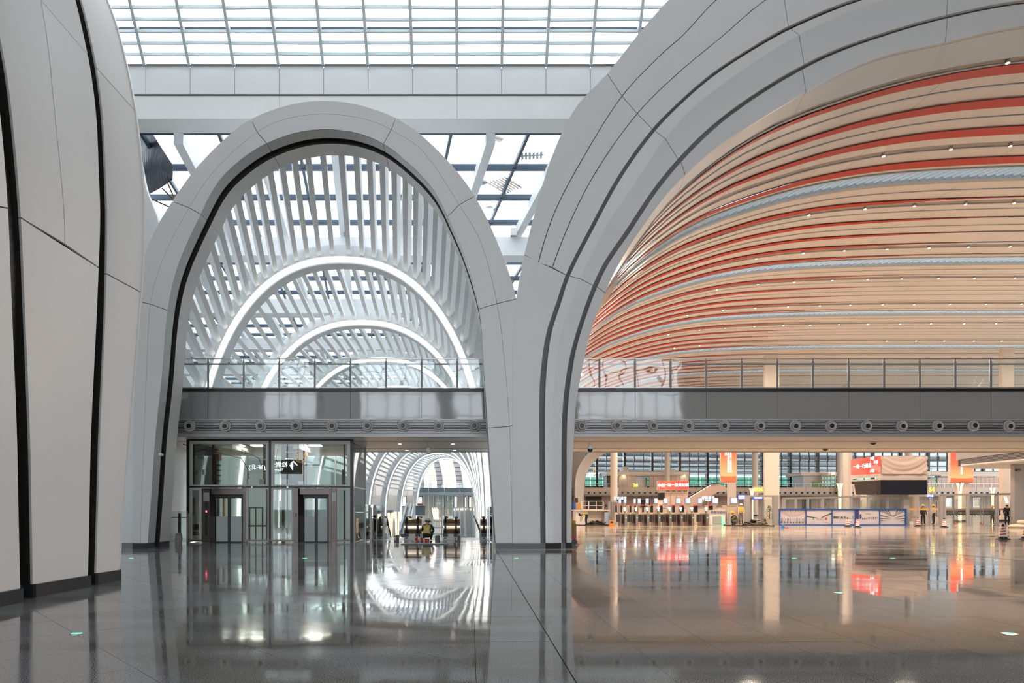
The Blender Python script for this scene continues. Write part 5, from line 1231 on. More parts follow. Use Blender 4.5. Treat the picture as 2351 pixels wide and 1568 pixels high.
# big picture kiosk
YK = 58.0
pkk = thing('picture_kiosk', 'big hanging kiosk with red led screen, cloth-covered screen and dark lower screens', 'kiosk', (P(2040, 0, YK).x, YK+2, 0))
def quad(name, pts, m, parent, dv=(0, .15, 0)):
    q_ = [Vector(p) for p in pts]; return MB().add(q_+[p+Vector(dv) for p in q_], [(0, 1, 2, 3), (7, 6, 5, 4), (0, 4, 5, 1), (1, 5, 6, 2), (2, 6, 7, 3), (3, 7, 4, 0)]).obj(name, m, parent)
YL = 62.0
quad('led_screen', [P(1955.5, 1091, YL), P(2022, 1087.5, YK), P(2022, 1047, YK), P(1955.5, 1054, YL)], M_redled, pkk)
quad('upper_band', [P(1956, 1100, YL), P(2022, 1095, YK), P(2022, 1087.5, YK), P(1956, 1091, YL)], M_cream2, pkk)
for i in range(3):
    f = .22+i*.27; a = P(1955.5, 1095, YL).lerp(P(2022, 1091, YK), f); b = P(1955.5, 1095, YL).lerp(P(2022, 1091, YK), f+.18)
    quad('vent_slot', [a+Vector((0, -.05, -.06)), b+Vector((0, -.05, -.06)), b+Vector((0, -.05, .06)), a+Vector((0, -.05, .06))], M_gold, pkk, (0, .03, 0))
quad('lower_frame', [P(1964, 1138, YL), P(2022, 1137, YK), P(2022, 1100, YK-.05), P(1957, 1102, YL)], M_cream2, pkk)
quad('dark_screen', [P(1966, 1135.5, YL-.5), P(2022, 1134.5, YK-.4), P(2022, 1102, YK-.4), P(1961, 1106, YL-.5)], M_dark, pkk, (0, .05, 0))
MB().pbox(2022, 2130, 1087.5, 1103, YK+.02, .6).obj('upper_band', M_cream2, pkk)
MB().pbox(2022, 2129, 1102, 1135.5, YK-.42, .6).obj('dark_screen', mat('navy_screen', (.006, .008, .018), .25), pkk)
MB().pbox(2022, 2129, 1047, 1088, YK+.1, .6).obj('screen_box', M_kiosk, pkk)
# cloth cover with swags
vs = []; fs = []; nu, nv = 40, 16
for j in range(nv+1):
    for i in range(nu+1):
        u, v = i/nu, j/nv; p = P(2023+105*u, 1048+40*v, YK-.03)
        sag = 4*u*(1-u); w = v-sag*.55
        p.y -= .09+.09*math.cos(w*9)*(.35+sag*.65)+.04*math.cos(22*w+4*u); vs.append(p)
for j in range(nv):
    for i in range(nu): a = j*(nu+1)+i; fs.append((a, a+nu+1, a+nu+2, a+1))
MB().add(vs, fs).obj('cloth_cover', mat('pale_pink_cloth', (.60, .50, .46), .7), pkk, smooth=True)
def on_led(u, v): return P(1955.5, 1091-37*v, YL).lerp(P(2022, 1087.5-40.5*v, YK), u)+Vector((0, -.08, 0))
ang = math.atan2(YK-YL, P(2022, 0, YK).x-P(1955, 0, YL).x)
for u, v, s_, tx_ in ((.36, .50, .42, '一站一行美景'), (.70, .90, .30, '乡愁'), (.82, .68, .30, '乡愁'), (.70, .18, .30, '乡愁'), (.66, .68, .25, '！')):
    text('lettering', tx_, W_, on_led(u, v), s_, pkk, rot=(PI/2, 0, ang))
for k_, (u, v, w_, h_) in enumerate(((.72, .35, .16, .3), (.84, .45, .10, .5), (.93, .25, .10, .35))):
    quad('led_picture', [on_led(u-w_/2, v-h_/2), on_led(u+w_/2, v-h_/2), on_led(u+w_/2, v+h_/2), on_led(u-w_/2, v+h_/2)], emis('pale_red_led', (1, .20, .14), .9), pkk, (0, .02, 0))
MB().pbox(1990, 2110, 1136, 1196, YK+1.2, 1.0).obj('pedestal', M_cream2, pkk)
MB().lathe(P(1954, 1108, YL).x, YL-.3, [(.06, 0), (.14, .1), (.14, .2), (.05, .25)], 10, base=P(0, 1112, YL).z).obj('dome_camera', M_black, pkk)
# glowing signs
for k, (tx_, px, py, Y, s_, lab) in enumerate((('2526', 1741, 1124, 84, .55, 'blurred yellow glowing number sign left of the square column'), ('54', 2139, 1124.5, 84, .75, 'yellow glowing number sign right of the picture kiosk'))):
    c = P(px, py, Y); t = thing('number_sign', lab, 'sign', c)
    w = .7
    MB().box(c.x-w*.9, c.x+w*.9, Y, Y+.15, c.z-.42, c.z+.42).obj('box', M_gold, t); text('digits', tx_, emis('yellow_digits', (1.0, .95, .05), 3), (c.x, Y-.02, c.z), s_, t, extrude=.02)
    MB().box(c.x-.03, c.x+.03, Y+.05, Y+.1, c.z+.42, c.z+3).obj('hanger', M_steel, t)
M_bsc = emis('blue_white_screen', (.42, .50, 1.0), 1.3); M_bfr = emis('blue_frame', (.03, .05, .55), .9)
bs_ = thing('blue_display', 'blue and white information display beside the first walk-through frame', 'display', (P(1720, 0, 66).x, 66, 2))
MB().pbox(1694, 1711.5, 1135, 1146.5, 66, .1).pbox(1722, 1751, 1137, 1146.5, 66, .1).obj('frame', M_bfr, bs_); pbx('screen', 1695.5, 1711, 1137, 1145.5, 65.95, .03, M_bsc, bs_); pbx('screen', 1732, 1750, 1141, 1145, 65.95, .03, M_bsc, bs_)
MB().pbox(1693, 1696, 1146, 1199, 66.05, .1).pbox(1708, 1711, 1146, 1199, 66.05, .1).obj('leg', M_grey, bs_)
b2 = thing('blue_sign', 'small blue sign with white lettering below the yellow number sign', 'sign', (P(2136, 0, 80).x, 80, 2.5)); pbx('panel', 2129.5, 2144, 1136, 1142, 80, .1, M_bfr, b2); text('lettering', '候车室', emis('screen_white', (.8, .85, 1), 2), P(2135, 1138.5, 79.9), .28, b2); pbx('post', 2140, 2141, 1142, 1194, 80, .06, M_grey, b2)
for k, (px, w, lab) in enumerate(((1424, 13, 'dark sign with glowing white lettering beside the round column'), (1626, 14, 'white glowing sign over the counters left of the banner tower'))):
    t = thing('counter_sign', lab, 'sign', P(px, 1145, 72)); pbx('housing', px-w/2-1, px+w/2+1, 1141, 1151, 72, .15, M_dark, t); text('lettering', '安检通道', emis('screen_white', (.8, .85, 1), 2), P(px, 1144 if k == 0 else 1143.5, 71.9), .34, t)
    if k: pbx('lower_line', px-w/2, px+w/2, 1147, 1149.5, 71.9, .05, emis('screen_white', (.8, .85, 1), 2), t)
    pbx('post', px-1, px+1, 1151, 1198, 72.05, .1, M_grey, t)
# ------------------------------------------------------------------ turnstiles, counters, screens
M_ts = mat('turnstile_steel', (0.36, 0.29, 0.26), 0.3, 0.8, var=.04); M_tglow = emis('white_lamp_face', (.9, .95, 1.0), 3.5); M_grn_e = emis('green_arrow', (.05, 1, .2), 3)
ts = [1437, 1462.5, 1488.5, 1514, 1539.5, 1565.5, 1591, 1624]
names8 = ['leftmost', 'second from the left', 'third from the left', 'fourth from the left', 'fourth from the right', 'third from the right', 'second from the right', 'rightmost']
YT = 55.6
for k, px in enumerate(ts):
    c = P(px, 0, YT); t = thing('turnstile', 'steel ticket turnstile with a white glowing face reader, %s of eight' % names8[k], 'turnstile', (c.x, YT, 0), 'ticket turnstiles')
    MB().bbox(c.x-.10, c.x+.11, YT, YT+1.6, 0, 1.0, .02).obj('cabinet', M_ts, t)
    MB().box(c.x-.04, c.x+.06, YT-.01, YT, .62, .72).obj('arrow_window', M_black, t); MB().box(c.x-.025, c.x+.045, YT-.02, YT-.01, .635, .70).obj('green_arrow', M_grn_e, t)
    MB().box(c.x-.08, c.x-.05, YT+.1, YT+.14, 1.0, 1.12).obj('reader_stem', M_greyd, t)
    MB().bbox(c.x-.14, c.x-.02, YT+.06, YT+.12, 1.10, 1.50, .01).obj('face_reader', M_greyd, t)
    MB().lathe(c.x-.13, 1.44, [(.055, 0), (.05, -.02)], 12, axis='y', base=YT+.05).lathe(c.x-.03, 1.44, [(.055, 0), (.05, -.02)], 12, axis='y', base=YT+.05).box(c.x-.12, c.x-.04, YT+.03, YT+.055, 1.2, 1.38).obj('lamp_face', M_tglow, t)
    MB().box(c.x-.13, c.x-.03, YT+.02, YT+.05, 1.05, 1.12).obj('green_scanner', mat('green_plastic', (.02, .30, .12), .4), t)
    MB().bbox(c.x-.34, c.x-.26, YT+.4, YT+1.4, 0, .95, .02).obj('gate_side', M_ts, t)
    MB().box(c.x-.62, c.x-.36, YT+.8, YT+.83, .28, .92).obj('gate_wing', M_greyd, t)
    MB().box(c.x-.25, c.x-.11, YT+.8, YT+.84, .2, .92).obj('gate_wing', M_dark, t)
cn = thing('counter_row', 'row of cream service desks behind the turnstiles', 'counter', (P(1540, 0, 64).x, 64, 0))
x = 1427; i = 0
while x < 1700:
    w = 14+6*((i*7) % 3); h = 1161 if i % 2 else 1166
    pbx('desk_body', x+.3, x+w-.3, h, 1201.4, 63+.4*(i % 2), 1.2, M_kiosk if i % 2 else M_cream2, cn); pbx('desk_top', x, x+w, h-1, h, 62.9+.4*(i % 2), 1.4, M_cream2, cn)
    x += w+2.5; i += 1
scr = [(1423, 6), (1435, 6), (1457, 5), (1467.5, 6.5), (1486, 7), (1506, 8), (1528, 9), (1557, 11), (1579, 11), (1607, 10), (1642, 13), (1685, 15)]
M_scr = redmat('blue_screen_print', (.16, .5, .85), (.7, .9, 1.0), .9)
for k, (px, w) in enumerate(scr):
    t = thing('service_screen', 'light blue service screen standing behind the turnstiles, '+(ORD+['tenth', 'eleventh', 'twelfth'])[k]+' from the left', 'screen', P(px, 1155, 66), 'blue service screens')
    h = 9+w*.2; pbx('casing', px-w/2-.4, px+w/2+.6, 1155-h-.5, 1155.3, 66, .12, M_greyd, t); pbx('display', px-w/2, px+w/2, 1155-h, 1155, 65.97, .03, M_scr, t); pbx('stand', px-w/2, px+w/2, 1155.3, 1161.5, 66.02, .3, M_grey, t); pbx('stand_foot', px-1, px+1, 1161, 1199, 66.1, .2, M_grey, t)
for k, px in enumerate((1415, 1427, 1448, 1459, 1477, 1497, 1519, 1547, 1568, 1598, 1633)):
    t = thing('luggage_gate', 'black baggage gate topped by a red tray behind the turnstiles, '+(ORD+['tenth', 'eleventh'])[k]+' from the left', 'baggage gate', P(px, 1175, 61), 'baggage gates')
    w = 3 if k < 5 else 5 if k < 9 else 8
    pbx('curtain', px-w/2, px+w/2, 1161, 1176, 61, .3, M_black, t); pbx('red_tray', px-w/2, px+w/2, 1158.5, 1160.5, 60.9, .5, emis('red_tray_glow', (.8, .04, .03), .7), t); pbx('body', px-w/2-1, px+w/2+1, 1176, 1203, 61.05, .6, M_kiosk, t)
db = thing('info_desk', 'pale inspection desk with a lit lettered front right of the turnstiles', 'desk', (P(1648, 0, 57).x, 57, 0))
pbx('desk_front', 1630, 1664, 1184, 1206, 56.8, .8, M_clad2, db); pbx('desk_top', 1629, 1666, 1171, 1184, 57, .9, M_cream2, db); pbx('recess', 1637, 1657, 1186, 1203, 56.75, .05, M_grey, db)
text('lettering', '旅客安检处', mat('blue_print', (.08, .12, .35), .5), P(1649, 1176.5, 56.95), .26, db); pbx('counter_box', 1648, 1665, 1167, 1173, 58, .8, M_kiosk, db); pbx('light_edge', 1657.5, 1659.5, 1184, 1202, 56.7, .05, emis('green_edge', (.15, 1, .35), 1.6), db)
t = thing('floor_indicator', 'round green glowing lamp on the floor beside the kneeling worker', 'lamp', P(1662.5, 1201, 56)); c = P(1662.5, 1201, 56); MB().lathe(c.x, c.z, [(.09, .08), (.09, 0), (.06, -.03)], 14, axis='y', base=c.y).obj('lamp', M_grn_e, t); MB().box(c.x-.03, c.x+.03, c.y, c.y+.05, 0, c.z).obj('stem', M_black, t)
# big left counter and railing near the pier
t = thing('left_counter', 'pale slatted counter behind the bending worker', 'counter', (P(1360, 0, 60).x, 60, 0))
for j in range(4): pbx('slat_panel', 1350, 1387, 1173.5+j*7.4, 1180.6+j*7.4, 59.6, .4, M_cream2, t)
pbx('side_block', 1322, 1350, 1173, 1204, 59.2, .9, M_clad2, t); pbx('steel_block', 1388, 1401, 1176, 1204, 58.5, 1, M_steel, t); pbx('top', 1318, 1402, 1170.5, 1173, 59, 1.6, M_cream2, t)
t = thing('glass_partition', 'white framed partition standing left of the round cream column', 'partition', (P(1360, 0, 68).x, 68, 0))
for px in (1336, 1352, 1369, 1385): pbx('post', px-.8, px+.8, 1150, 1199, 68, .08, M_white, t)
for y in (1150, 1160, 1169): pbx('rail', 1336, 1386, y, y+1.2, 68, .08, M_white, t)
t = thing('steel_cabinet_row', 'row of steel lockers at the foot of the round cream column', 'locker', (P(1408, 0, 69).x, 69, 0))
for i in range(4): pbx('door', 1399+i*4.6+.2, 1403.4+i*4.6, 1152, 1197, 69, .5, M_steel, t)
t = thing('orange_trolley', 'orange lifting machine half hidden behind the grooved pier', 'machine', (P(1327, 0, 64).x, 64, 0))
pbx('body', 1321, 1334, 1155, 1168, 64, 1, M_orange, t); pbx('cab', 1320, 1327, 1143, 1154, 64.2, .8, M_dark, t); pbx('blue_panel', 1316, 1322, 1153, 1170, 63.5, .1, mat('blue_board', (.02, .10, .45), .5), t); pbx('base', 1318, 1336, 1168, 1201, 64.1, .8, M_gold, t)
# rubble heap and orange box
def heap(px, py, w, h, Y, label, m, seed, cat='rubble'):
    rnd = random.Random(seed); c = P(px, py, Y); t = thing('rubble_heap', label, cat, (c.x, Y, 0))
    for i in range(34):
        a = rnd.uniform(-1, 1); x = c.x+a*w/2; z = max(.02, h*(1-abs(a)**1.3)*rnd.uniform(.2, 1)); an = rnd.uniform(-.5, .5); l = rnd.uniform(.15, .42); y = Y+rnd.uniform(-.3, .4)
        MB().beam((x-l, y, max(.03, z-an*l)), (x+l, y+rnd.uniform(-.2, .2), max(.03, z+an*l)), rnd.uniform(.08, .25), rnd.uniform(.02, .06), (rnd.uniform(-.4, .4), .3, 1)).obj('scrap_piece', m[i % len(m)], t)
    MB().lathe(c.x, Y, [(w*.42, 0), (w*.33, h*.25), (w*.18, h*.5), (.02, h*.72)], 9).obj('core', m[0], t)
M_rub1 = mat('dark_rubble', (.035, .030, .028), .9, var=.4, vscale=8); M_rub2 = mat('brown_rubble', (.16, .12, .09), .9, var=.4, vscale=8)
heap(1370, 1206, 1.35, .42, 56.6, 'dark heap of rubble on the floor left of the orange box', [M_rub1], 5)
heap(1732, 1207, 1.7, .42, 56.0, 'heap of brown scrap boards on the floor before the walk-through frame', [M_rub1, M_rub2, M_gold], 9)
for k, pts in enumerate((((1316, 1205), (1330, 1206.5), (1350, 1207), (1400, 1206.5)), ((1640, 1204), (1665, 1206.5), (1700, 1207.5), (1778, 1208.5)))):
    MB().tube([(bx(a, EYE*F/(b-VY)), EYE*F/(b-VY), .035) for a, b in pts], .04, 6).obj('hose', M_rub1, label='dark hose lying on the floor '+('left of the turnstiles', 'between the inspection desk and the scrap heap')[k], cat='hose')
t = thing('orange_box', 'bright orange machine box on the floor beside the dark heap', 'machine', (P(1405, 0, 56).x, 56, 0)); c = P(1405, 0, 56)
MB().bbox(c.x-.22, c.x+.24, 56, 56.4, 0, .14, .02).obj('tray', mat('orange_plastic', (.75, .26, .02), .4), t); MB().bbox(c.x-.15, c.x+.14, 56.05, 56.35, .14, .42, .03).obj('body', mat('orange_plastic', (.75, .26, .02), .4), t); MB().box(c.x-.1, c.x+.09, 56.03, 56.05, .22, .36).obj('window', M_rub1, t)
t = thing('blue_canister', 'small blue canister with red hose on the marble before the picture barrier', 'canister', P(1797, 1213, 49.5)); c = P(1797, 0, 49.5)
MB().lathe(c.x, 49.5, [(.09, 0), (.09, .2), (.05, .23), (.05, .27)], 12).obj('body', mat('blue_plastic', (.02, .2, .55), .4), t); MB().tube([(c.x+.1, 49.5, .05), (c.x+.25, 49.6, .03), (c.x+.4, 49.4, .04)], .03, 6).obj('hose', M_redp, t)
t = thing('hand_trolley', 'brown carton on a red hand trolley peeking out behind the grooved pier', 'trolley', (P(1318, 0, 27.3).x, 27.3, 0)); c = P(1317, 0, 27.3)
MB().bbox(c.x-.35, c.x+.10, 27.2, 27.7, .30, .85, .02).obj('carton', mat('brown_carton', (.36, .22, .11), .8), t); MB().beam((c.x-.1, 27.3, .12), (c.x+.22, 27.25, .02), .03, .03).beam((c.x-.3, 27.2, .28), (c.x+.09, 27.2, .28), .04, .08).obj('frame', M_redp, t)
MB().lathe(c.x+.02, .12, [(.12, 0), (.12, .06)], 16, axis='y', base=27.25).obj('wheel', M_rub, t); MB().lathe(c.x, 27.4, [(.10, .85), (.12, .93), (.05, .98)], 12).obj('yellow_bag', M_yel, t)
# ------------------------------------------------------------------ walk-through frame, barrier, posters
M_alu = mat('grey_aluminium', (0.42, 0.42, 0.40), 0.35, .4)
t = thing('walk_through_frame', 'tall grey portal frame left of the blue picture barrier', 'frame', (P(1750, 0, 57).x, 57, 0))
pbx('post', 1713, 1722, 1137, 1206, 57, .3, M_grey, t); pbx('post', 1722, 1727, 1141, 1206, 57.4, .3, M_alu, t); pbx('post', 1776, 1782, 1141, 1206, 57, .3, M_alu, t); pbx('post', 1782, 1788, 1137, 1206, 57, .3, M_alu, t); pbx('lintel', 1722, 1782, 1137, 1141, 57, .5, M_alu, t); pbx('glass_leaf', 1747, 1775, 1146, 1204, 57.3, .03, M_glass, t)
for px in (1748, 1750.5, 1753): pbx('door_bar', px, px+.8, 1148, 1200, 57.2, .05, M_steel, t)
pbx('bollard', 1673, 1677.5, 1178, 1204, 56.9, .25, M_grey, t); pbx('bollard', 1712, 1716, 1178.5, 1203, 56.5, .25, M_grey, t)
bt = thing('picture_barrier', 'blue framed barrier carrying five station pictures', 'barrier', (P(1935, 0, 57).x, 57.4, 0))
YB_ = 57.4
frame(1789, 2082, 1168, 1206.5, 3, YB_, .2, mat('blue_frame_paint', (.01, .10, .42), .4), bt, 'frame', wb=2.6)
for px in (1851, 1911, 1964, 2020.5): pbx('divider', px-.7, px+.7, 1171, 1204, YB_, .1, mat('blue_frame_paint', (.01, .10, .42), .4), bt)
M_pp = mat('poster_pale', (.62, .60, .64), .5); M_pd = mat('poster_dark', (.10, .10, .12), .5); M_pr = mat('poster_red', (.55, .10, .08), .5); M_pg = mat('poster_grey', (.36, .36, .40), .5); M_py = mat('poster_sand', (.50, .38, .22), .5); M_pb = mat('poster_navy', (.06, .06, .22), .5)
def tri(parent, pts, m, d=.012, Y=YB_+.10): # flat print piece
    q_ = [P(a, b, Y-d) for a, b in pts]; MB().add(q_+[p+Vector((0, .004, 0)) for p in q_], [tuple(range(len(q_)))]+[(i, len(q_)+i, len(q_)+(i+1) % len(q_), (i+1) % len(q_)) for i in range(len(q_))]).obj('print', m, parent)
def clipr(pts, x0, x1, y0=1171, y1=1204):
    for f in (lambda p: p[0]-x0, lambda p: x1-p[0], lambda p: p[1]-y0, lambda p: y1-p[1]):
        pts = clip(pts, f)
        if len(pts) < 3: return []
    return pts
for k, (a, b) in enumerate(((1792, 1850), (1852, 1910), (1912, 1963), (1965, 2019.5), (2021.5, 2079))):
    pc = pbx('picture', a, b, 1171, 1204, YB_+.10, .02, M_pp, bt); cx = (a+b)/2; w = b-a
    def T(pts, m, d=.012):
        pts = clipr(pts, a, b)
        if pts: tri(pc, pts, m, d)
    if k == 0:
        for i in range(13):
            x = cx+(i-6)*11; T([(cx+(i-6)*.8, 1188), (x-1.3, 1160), (x+1.3, 1160)], M_pr if i % 2 or abs(i-6) > 3 else M_pg)
        for i in range(16): x = a+1+i*3.5; T([(x, 1199-abs(x-cx)*.1), (x+2.4, 1199-abs(x-cx)*.1), (x+2.4, 1201.5), (x, 1201.5)], M_py if i % 2 else M_pd, .014); T([(x, 1190), (x+.7, 1190), (x+.7, 1199), (x, 1199)], M_pd)
    elif k == 1:
        T([(cx+4, 1188), (b, 1176), (b, 1180), (cx+6, 1189)], M_pd); T([(a, 1184), (cx-4, 1189), (cx-4, 1190), (a, 1187)], M_pd); T([(a+14, 1187), (a+17, 1187), (a+17, 1193), (a+14, 1193)], mat('poster_teal', (.1, .4, .35), .5))
        T([(cx-10, 1198), (cx-9, 1198), (a+6, 1204), (a+4, 1204)], M_pg); T([(cx+10, 1198), (cx+11, 1198), (b-2, 1204), (b-4, 1204)], M_pd); T([(b-15, 1188), (b-11, 1188), (b-11, 1194), (b-15, 1194)], M_pr)
        for i in range(6): T([(cx-6+i*3, 1190), (cx-5+i*3, 1190), (cx-5+i*3, 1195), (cx-6+i*3, 1195)], M_pr if i % 2 else M_pg)
    elif k == 2:
        for i, (u, v, h) in enumerate(((.02, .12, 5), (.14, .1, 4.5), (.26, .03, 5), (.36, .1, 4), (.52, .05, 4.5), (.62, .08, 3), (.74, .04, 2.5), (.85, .1, 7))): T([(a+w*u, 1190-h), (a+w*(u+v), 1190-h*.9), (a+w*(u+v), 1190), (a+w*u, 1190)], M_pd if i < 5 else M_pg)
        for i in range(5): T([(a, 1178+i*.5), (cx, 1171), (cx+.6, 1171), (a, 1178.6+i*.5)][:4] if i == 0 else [(a+i*12, 1171), (a+i*12+.6, 1171), (b, 1171+ (5-i)*2.4), (b, 1170.4+(5-i)*2.4)], M_pg)
        T([(a, 1190), (b, 1190), (b, 1191), (a, 1191)], M_pg)
    elif k == 3:
        T([(a, 1171), (a+7, 1171), (a+7, 1192), (a, 1192)], M_pb); T([(a+8.5, 1182), (a+12, 1179), (a+13, 1182), (a+13, 1190), (a+8.5, 1192)], M_pb); T([(a+14, 1190), (b-20, 1187), (b-20, 1190), (a+14, 1192)], M_pg); T([(b-16, 1187), (b-4, 1187), (b-4, 1190), (b-16, 1191)], M_pg); T([(a+20, 1179), (b-22, 1178), (b-20, 1182), (a+24, 1181)], mat('poster_pink', (.5, .38, .38), .5))
        for i in range(7): T([(a+15+i*5, 1188), (a+16+i*5, 1188), (a+16+i*5, 1193), (a+15+i*5, 1193)], M_pb)
    else:
        for s_ in (-1, 1):
            for i in range(4): T([(cx+s_*2, 1186), (cx+s_*(12+i*10), 1166), (cx+s_*(16+i*10), 1166)], M_pd)
            T([(cx+s_*2, 1189), (cx+s_*30, 1182), (cx+s_*30, 1185)], M_pd); T([(cx+s_*3, 1190), (cx+s_*30, 1190), (cx+s_*30, 1192)], M_pd); T([(cx+s_*3, 1191), (cx+s_*30, 1196), (cx+s_*30, 1197.5)], M_pb); T([(cx+s_*2, 1192), (cx+s_*30, 1201), (cx+s_*30, 1202)], M_py)
        T([(cx-4, 1184), (cx+4, 1184), (cx+4, 1186), (cx-4, 1186)], M_pd)
def portal(label, px0, px1, ya, yb, Y, cols_, yfoot, d=.25):
    t = thing('railing_portal', label, 'railing', (P((px0+px1)/2, 0, Y).x, Y, 0))
    MB().add([P(px0, ya, Y), P(px1, yb, Y), P(px1, yb+4.2, Y), P(px0, ya+4.2, Y)]+[P(px0, ya, Y+d), P(px1, yb, Y+d), P(px1, yb+4.2, Y+d), P(px0, ya+4.2, Y+d)], [(3, 2, 1, 0), (4, 5, 6, 7), (0, 1, 5, 4), (2, 3, 7, 6), (1, 2, 6, 5), (3, 0, 4, 7)]).obj('top_beam', M_alu, t)
    for (px, w, sq) in cols_:
        y = ya+(yb-ya)*(px-px0)/(px1-px0)+3.5; a = P(px, y, Y+.1); r = w*Y/F/2
        if sq: MB().box(a.x-r, a.x+r, Y, Y+d, 0, a.z).obj('post', M_grey, t)
        else: MB().lathe(a.x, Y+.12, [(r*1.5, 0), (r*1.5, .05), (r, .07), (r, a.z)], 16).obj('post', M_grey, t)
    return t
p1 = portal('grey railing portal behind the picture barrier', 1797, 2080, 1142.5, 1136, 58.4, [(1800, 6, 1), (1827, 3.5, 1), (1855, 3.5, 1), (1888, 4, 1), (1919, 4, 1), (1954.5, 6, 0), (1994, 6, 0), (2037, 6, 0)], 1206)
pbx('end_post', 2075, 2088, 1136, 1206, 58.0, .5, M_grey, p1)
for px in (1813, 1840, 1870, 1900, 1902, 1905, 1972, 1975, 1978, 2013, 2016, 2019, 2055, 2058): pbx('door_bar', px, px+.7, 1149, 1168, 58.3, .04, M_steel, p1)
pbx('glass_leaf', 1800, 2074, 1146, 1203, 58.9, .03, M_glass, p1)
p2 = portal('taller grey railing portal at the right with round posts', 2158, 2420, 1134, 1131, 55.5, [(2161, 7, 1), (2169, 6, 0), (2222, 7, 0), (2289, 7.5, 0), (2370, 8, 0)], 1208)
for px in (2190, 2193, 2197, 2250, 2254, 2258, 2320, 2324, 2328): pbx('door_bar', px, px+.8, 1146, 1205, 55.3, .04, M_steel, p2)
for px, m in ((2193, M_redp), (2253, M_redp), (2325, mat('blue_lock', (.05, .1, .3), .4))):
    c = P(px+2, 1201, 55.2); MB().tube([c+Vector((.13*math.cos(a*PI/6), 0, .10*math.sin(a*PI/6))) for a in range(13)], .02, 6).obj('chain_lock', m, p2)
pbx('glass_leaf', 2172, 2220, 1140, 1206, 55.8, .03, M_glass, p2); pbx('glass_leaf', 2226, 2286, 1140, 1206, 55.8, .03, M_glass, p2)
p4 = thing('gate_posts', 'two slim grey posts with an orange barrier board between the portals', 'barrier', (P(2120, 0, 57).x, 57, 0))
for px in (2108, 2135): c = P(px, 1142, 57); MB().lathe(c.x, 57, [(.11, 0), (.11, .04), (.065, .05), (.065, c.z)], 12).obj('post', M_grey, p4)
pbx('beam', 2086, 2130, 1137, 1140, 57.4, .2, M_alu, p4)
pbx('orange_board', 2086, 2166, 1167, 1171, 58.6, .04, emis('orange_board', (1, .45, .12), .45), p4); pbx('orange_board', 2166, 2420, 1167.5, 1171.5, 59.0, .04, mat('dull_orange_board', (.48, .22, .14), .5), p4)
# shutters and bits behind the gates
sh = thing('roller_shutter', 'cream roller shutters behind the gate posts', 'shutter', (P(2080, 0, 62).x, 62, 0))
for i in range(17): pbx('shutter_slat', 2040, 2106, 1143+i*3.2, 1145.6+i*3.2, 62.5, .12, M_kiosk, sh)
pbx('frame', 2106, 2110, 1140, 1200, 62.2, .3, M_cream2, sh); pbx('frame', 2070, 2073, 1140, 1200, 62.2, .3, M_cream2, sh)
st_ = thing('seat_row', 'row of dark waiting seats beyond the right railing portal', 'seats', (P(2210, 0, 66).x, 66, 0))
for i in range(18):
    px = 2172+i*7; pbx('backrest', px+.4, px+6.2, 1170, 1177, 66.5, .08, M_dark, st_); pbx('seat', px+.4, px+6.2, 1178, 1180.5, 65.8, .7, M_dark, st_); MB().beam(P(px+1, 1181, 66), P(px+5, 1185, 66), .04, .04).obj('leg', M_dark, st_)
pbx('crossbar', 2172, 2298, 1180.5, 1182, 66, .08, M_dark, st_)
for k, (px, w, y0, lab, m) in enumerate(((2178, 13, 1143, 'lit pale shop doorway left of the right lamp column', emis('shop_glow', (.75, .95, .85), .9)), (2242, 16, 1143, 'white blank display board beyond the right portal', M_white))):
    t = thing('shop_display', lab, 'display', P(px, 1160, 100)); frame(px-w/2, px+w/2, y0, 1163, 1, 100, .2, M_steel, t); pbx('face', px-w/2+1, px+w/2-1, y0+1, 1162, 100.1, .05, m, t)
    pbx('foot', px-w/2, px+w/2, 1163, 1188, 100, .3, M_gold, t)
# right slanted gallery
sg2 = thing('slanted_gallery', 'slanting grey gallery with ribbed band at the upper right under the soffit', 'gallery', (P(2290, 0, 52).x, 52, 5))
def pq(name, pts, ys, m, dv=(0, .5, 0)): return quad(name, [P(a, b, y) for (a, b), y in zip(pts, ys)], m, sg2, dv)
pq('upper_fascia', [(2205, 1055), (2500, 1017), (2500, 900), (2205, 950)], (60, 44, 44, 60), M_grey); pq('ribbed_band', [(2207, 1070), (2500, 1044), (2500, 1017), (2207, 1055)], (60, 44, 44, 60), M_greyd, (0, .4, 0))
for j in range(6): pq('rib', [(2207, 1069-j*2.4), (2500, 1042.5-j*4.2), (2500, 1041-j*4.2), (2207, 1068.1-j*2.4)], (59.8, 43.8, 43.8, 59.8), M_grey, (0, .1, 0))
pq('lower_rail', [(2206, 1072), (2500, 1047), (2500, 1043), (2206, 1069.5)], (59.7, 43.7, 43.7, 59.7), M_alu)
pq('soffit', [(2206, 1072), (2500, 1047), (2400, 1076), (2240, 1076)], (59.7, 43.7, 62, 68), M_cream, (0, 0, .2))
gw = thing('grey_partition_wall', 'grey panelled wall with a small camera at the right edge', 'wall panel', (P(2340, 0, 57).x, 57, 0))
for i in range(4): pbx('wall_panel', 2329+i*22+.2, 2351+i*22-.2, 1058, 1212, 54+.0*i, .4, M_grey, gw)
MB().tube([P(2341, 1079, 53.9), P(2333, 1079, 53.6)], .10, 10).obj('camera', M_black, gw)
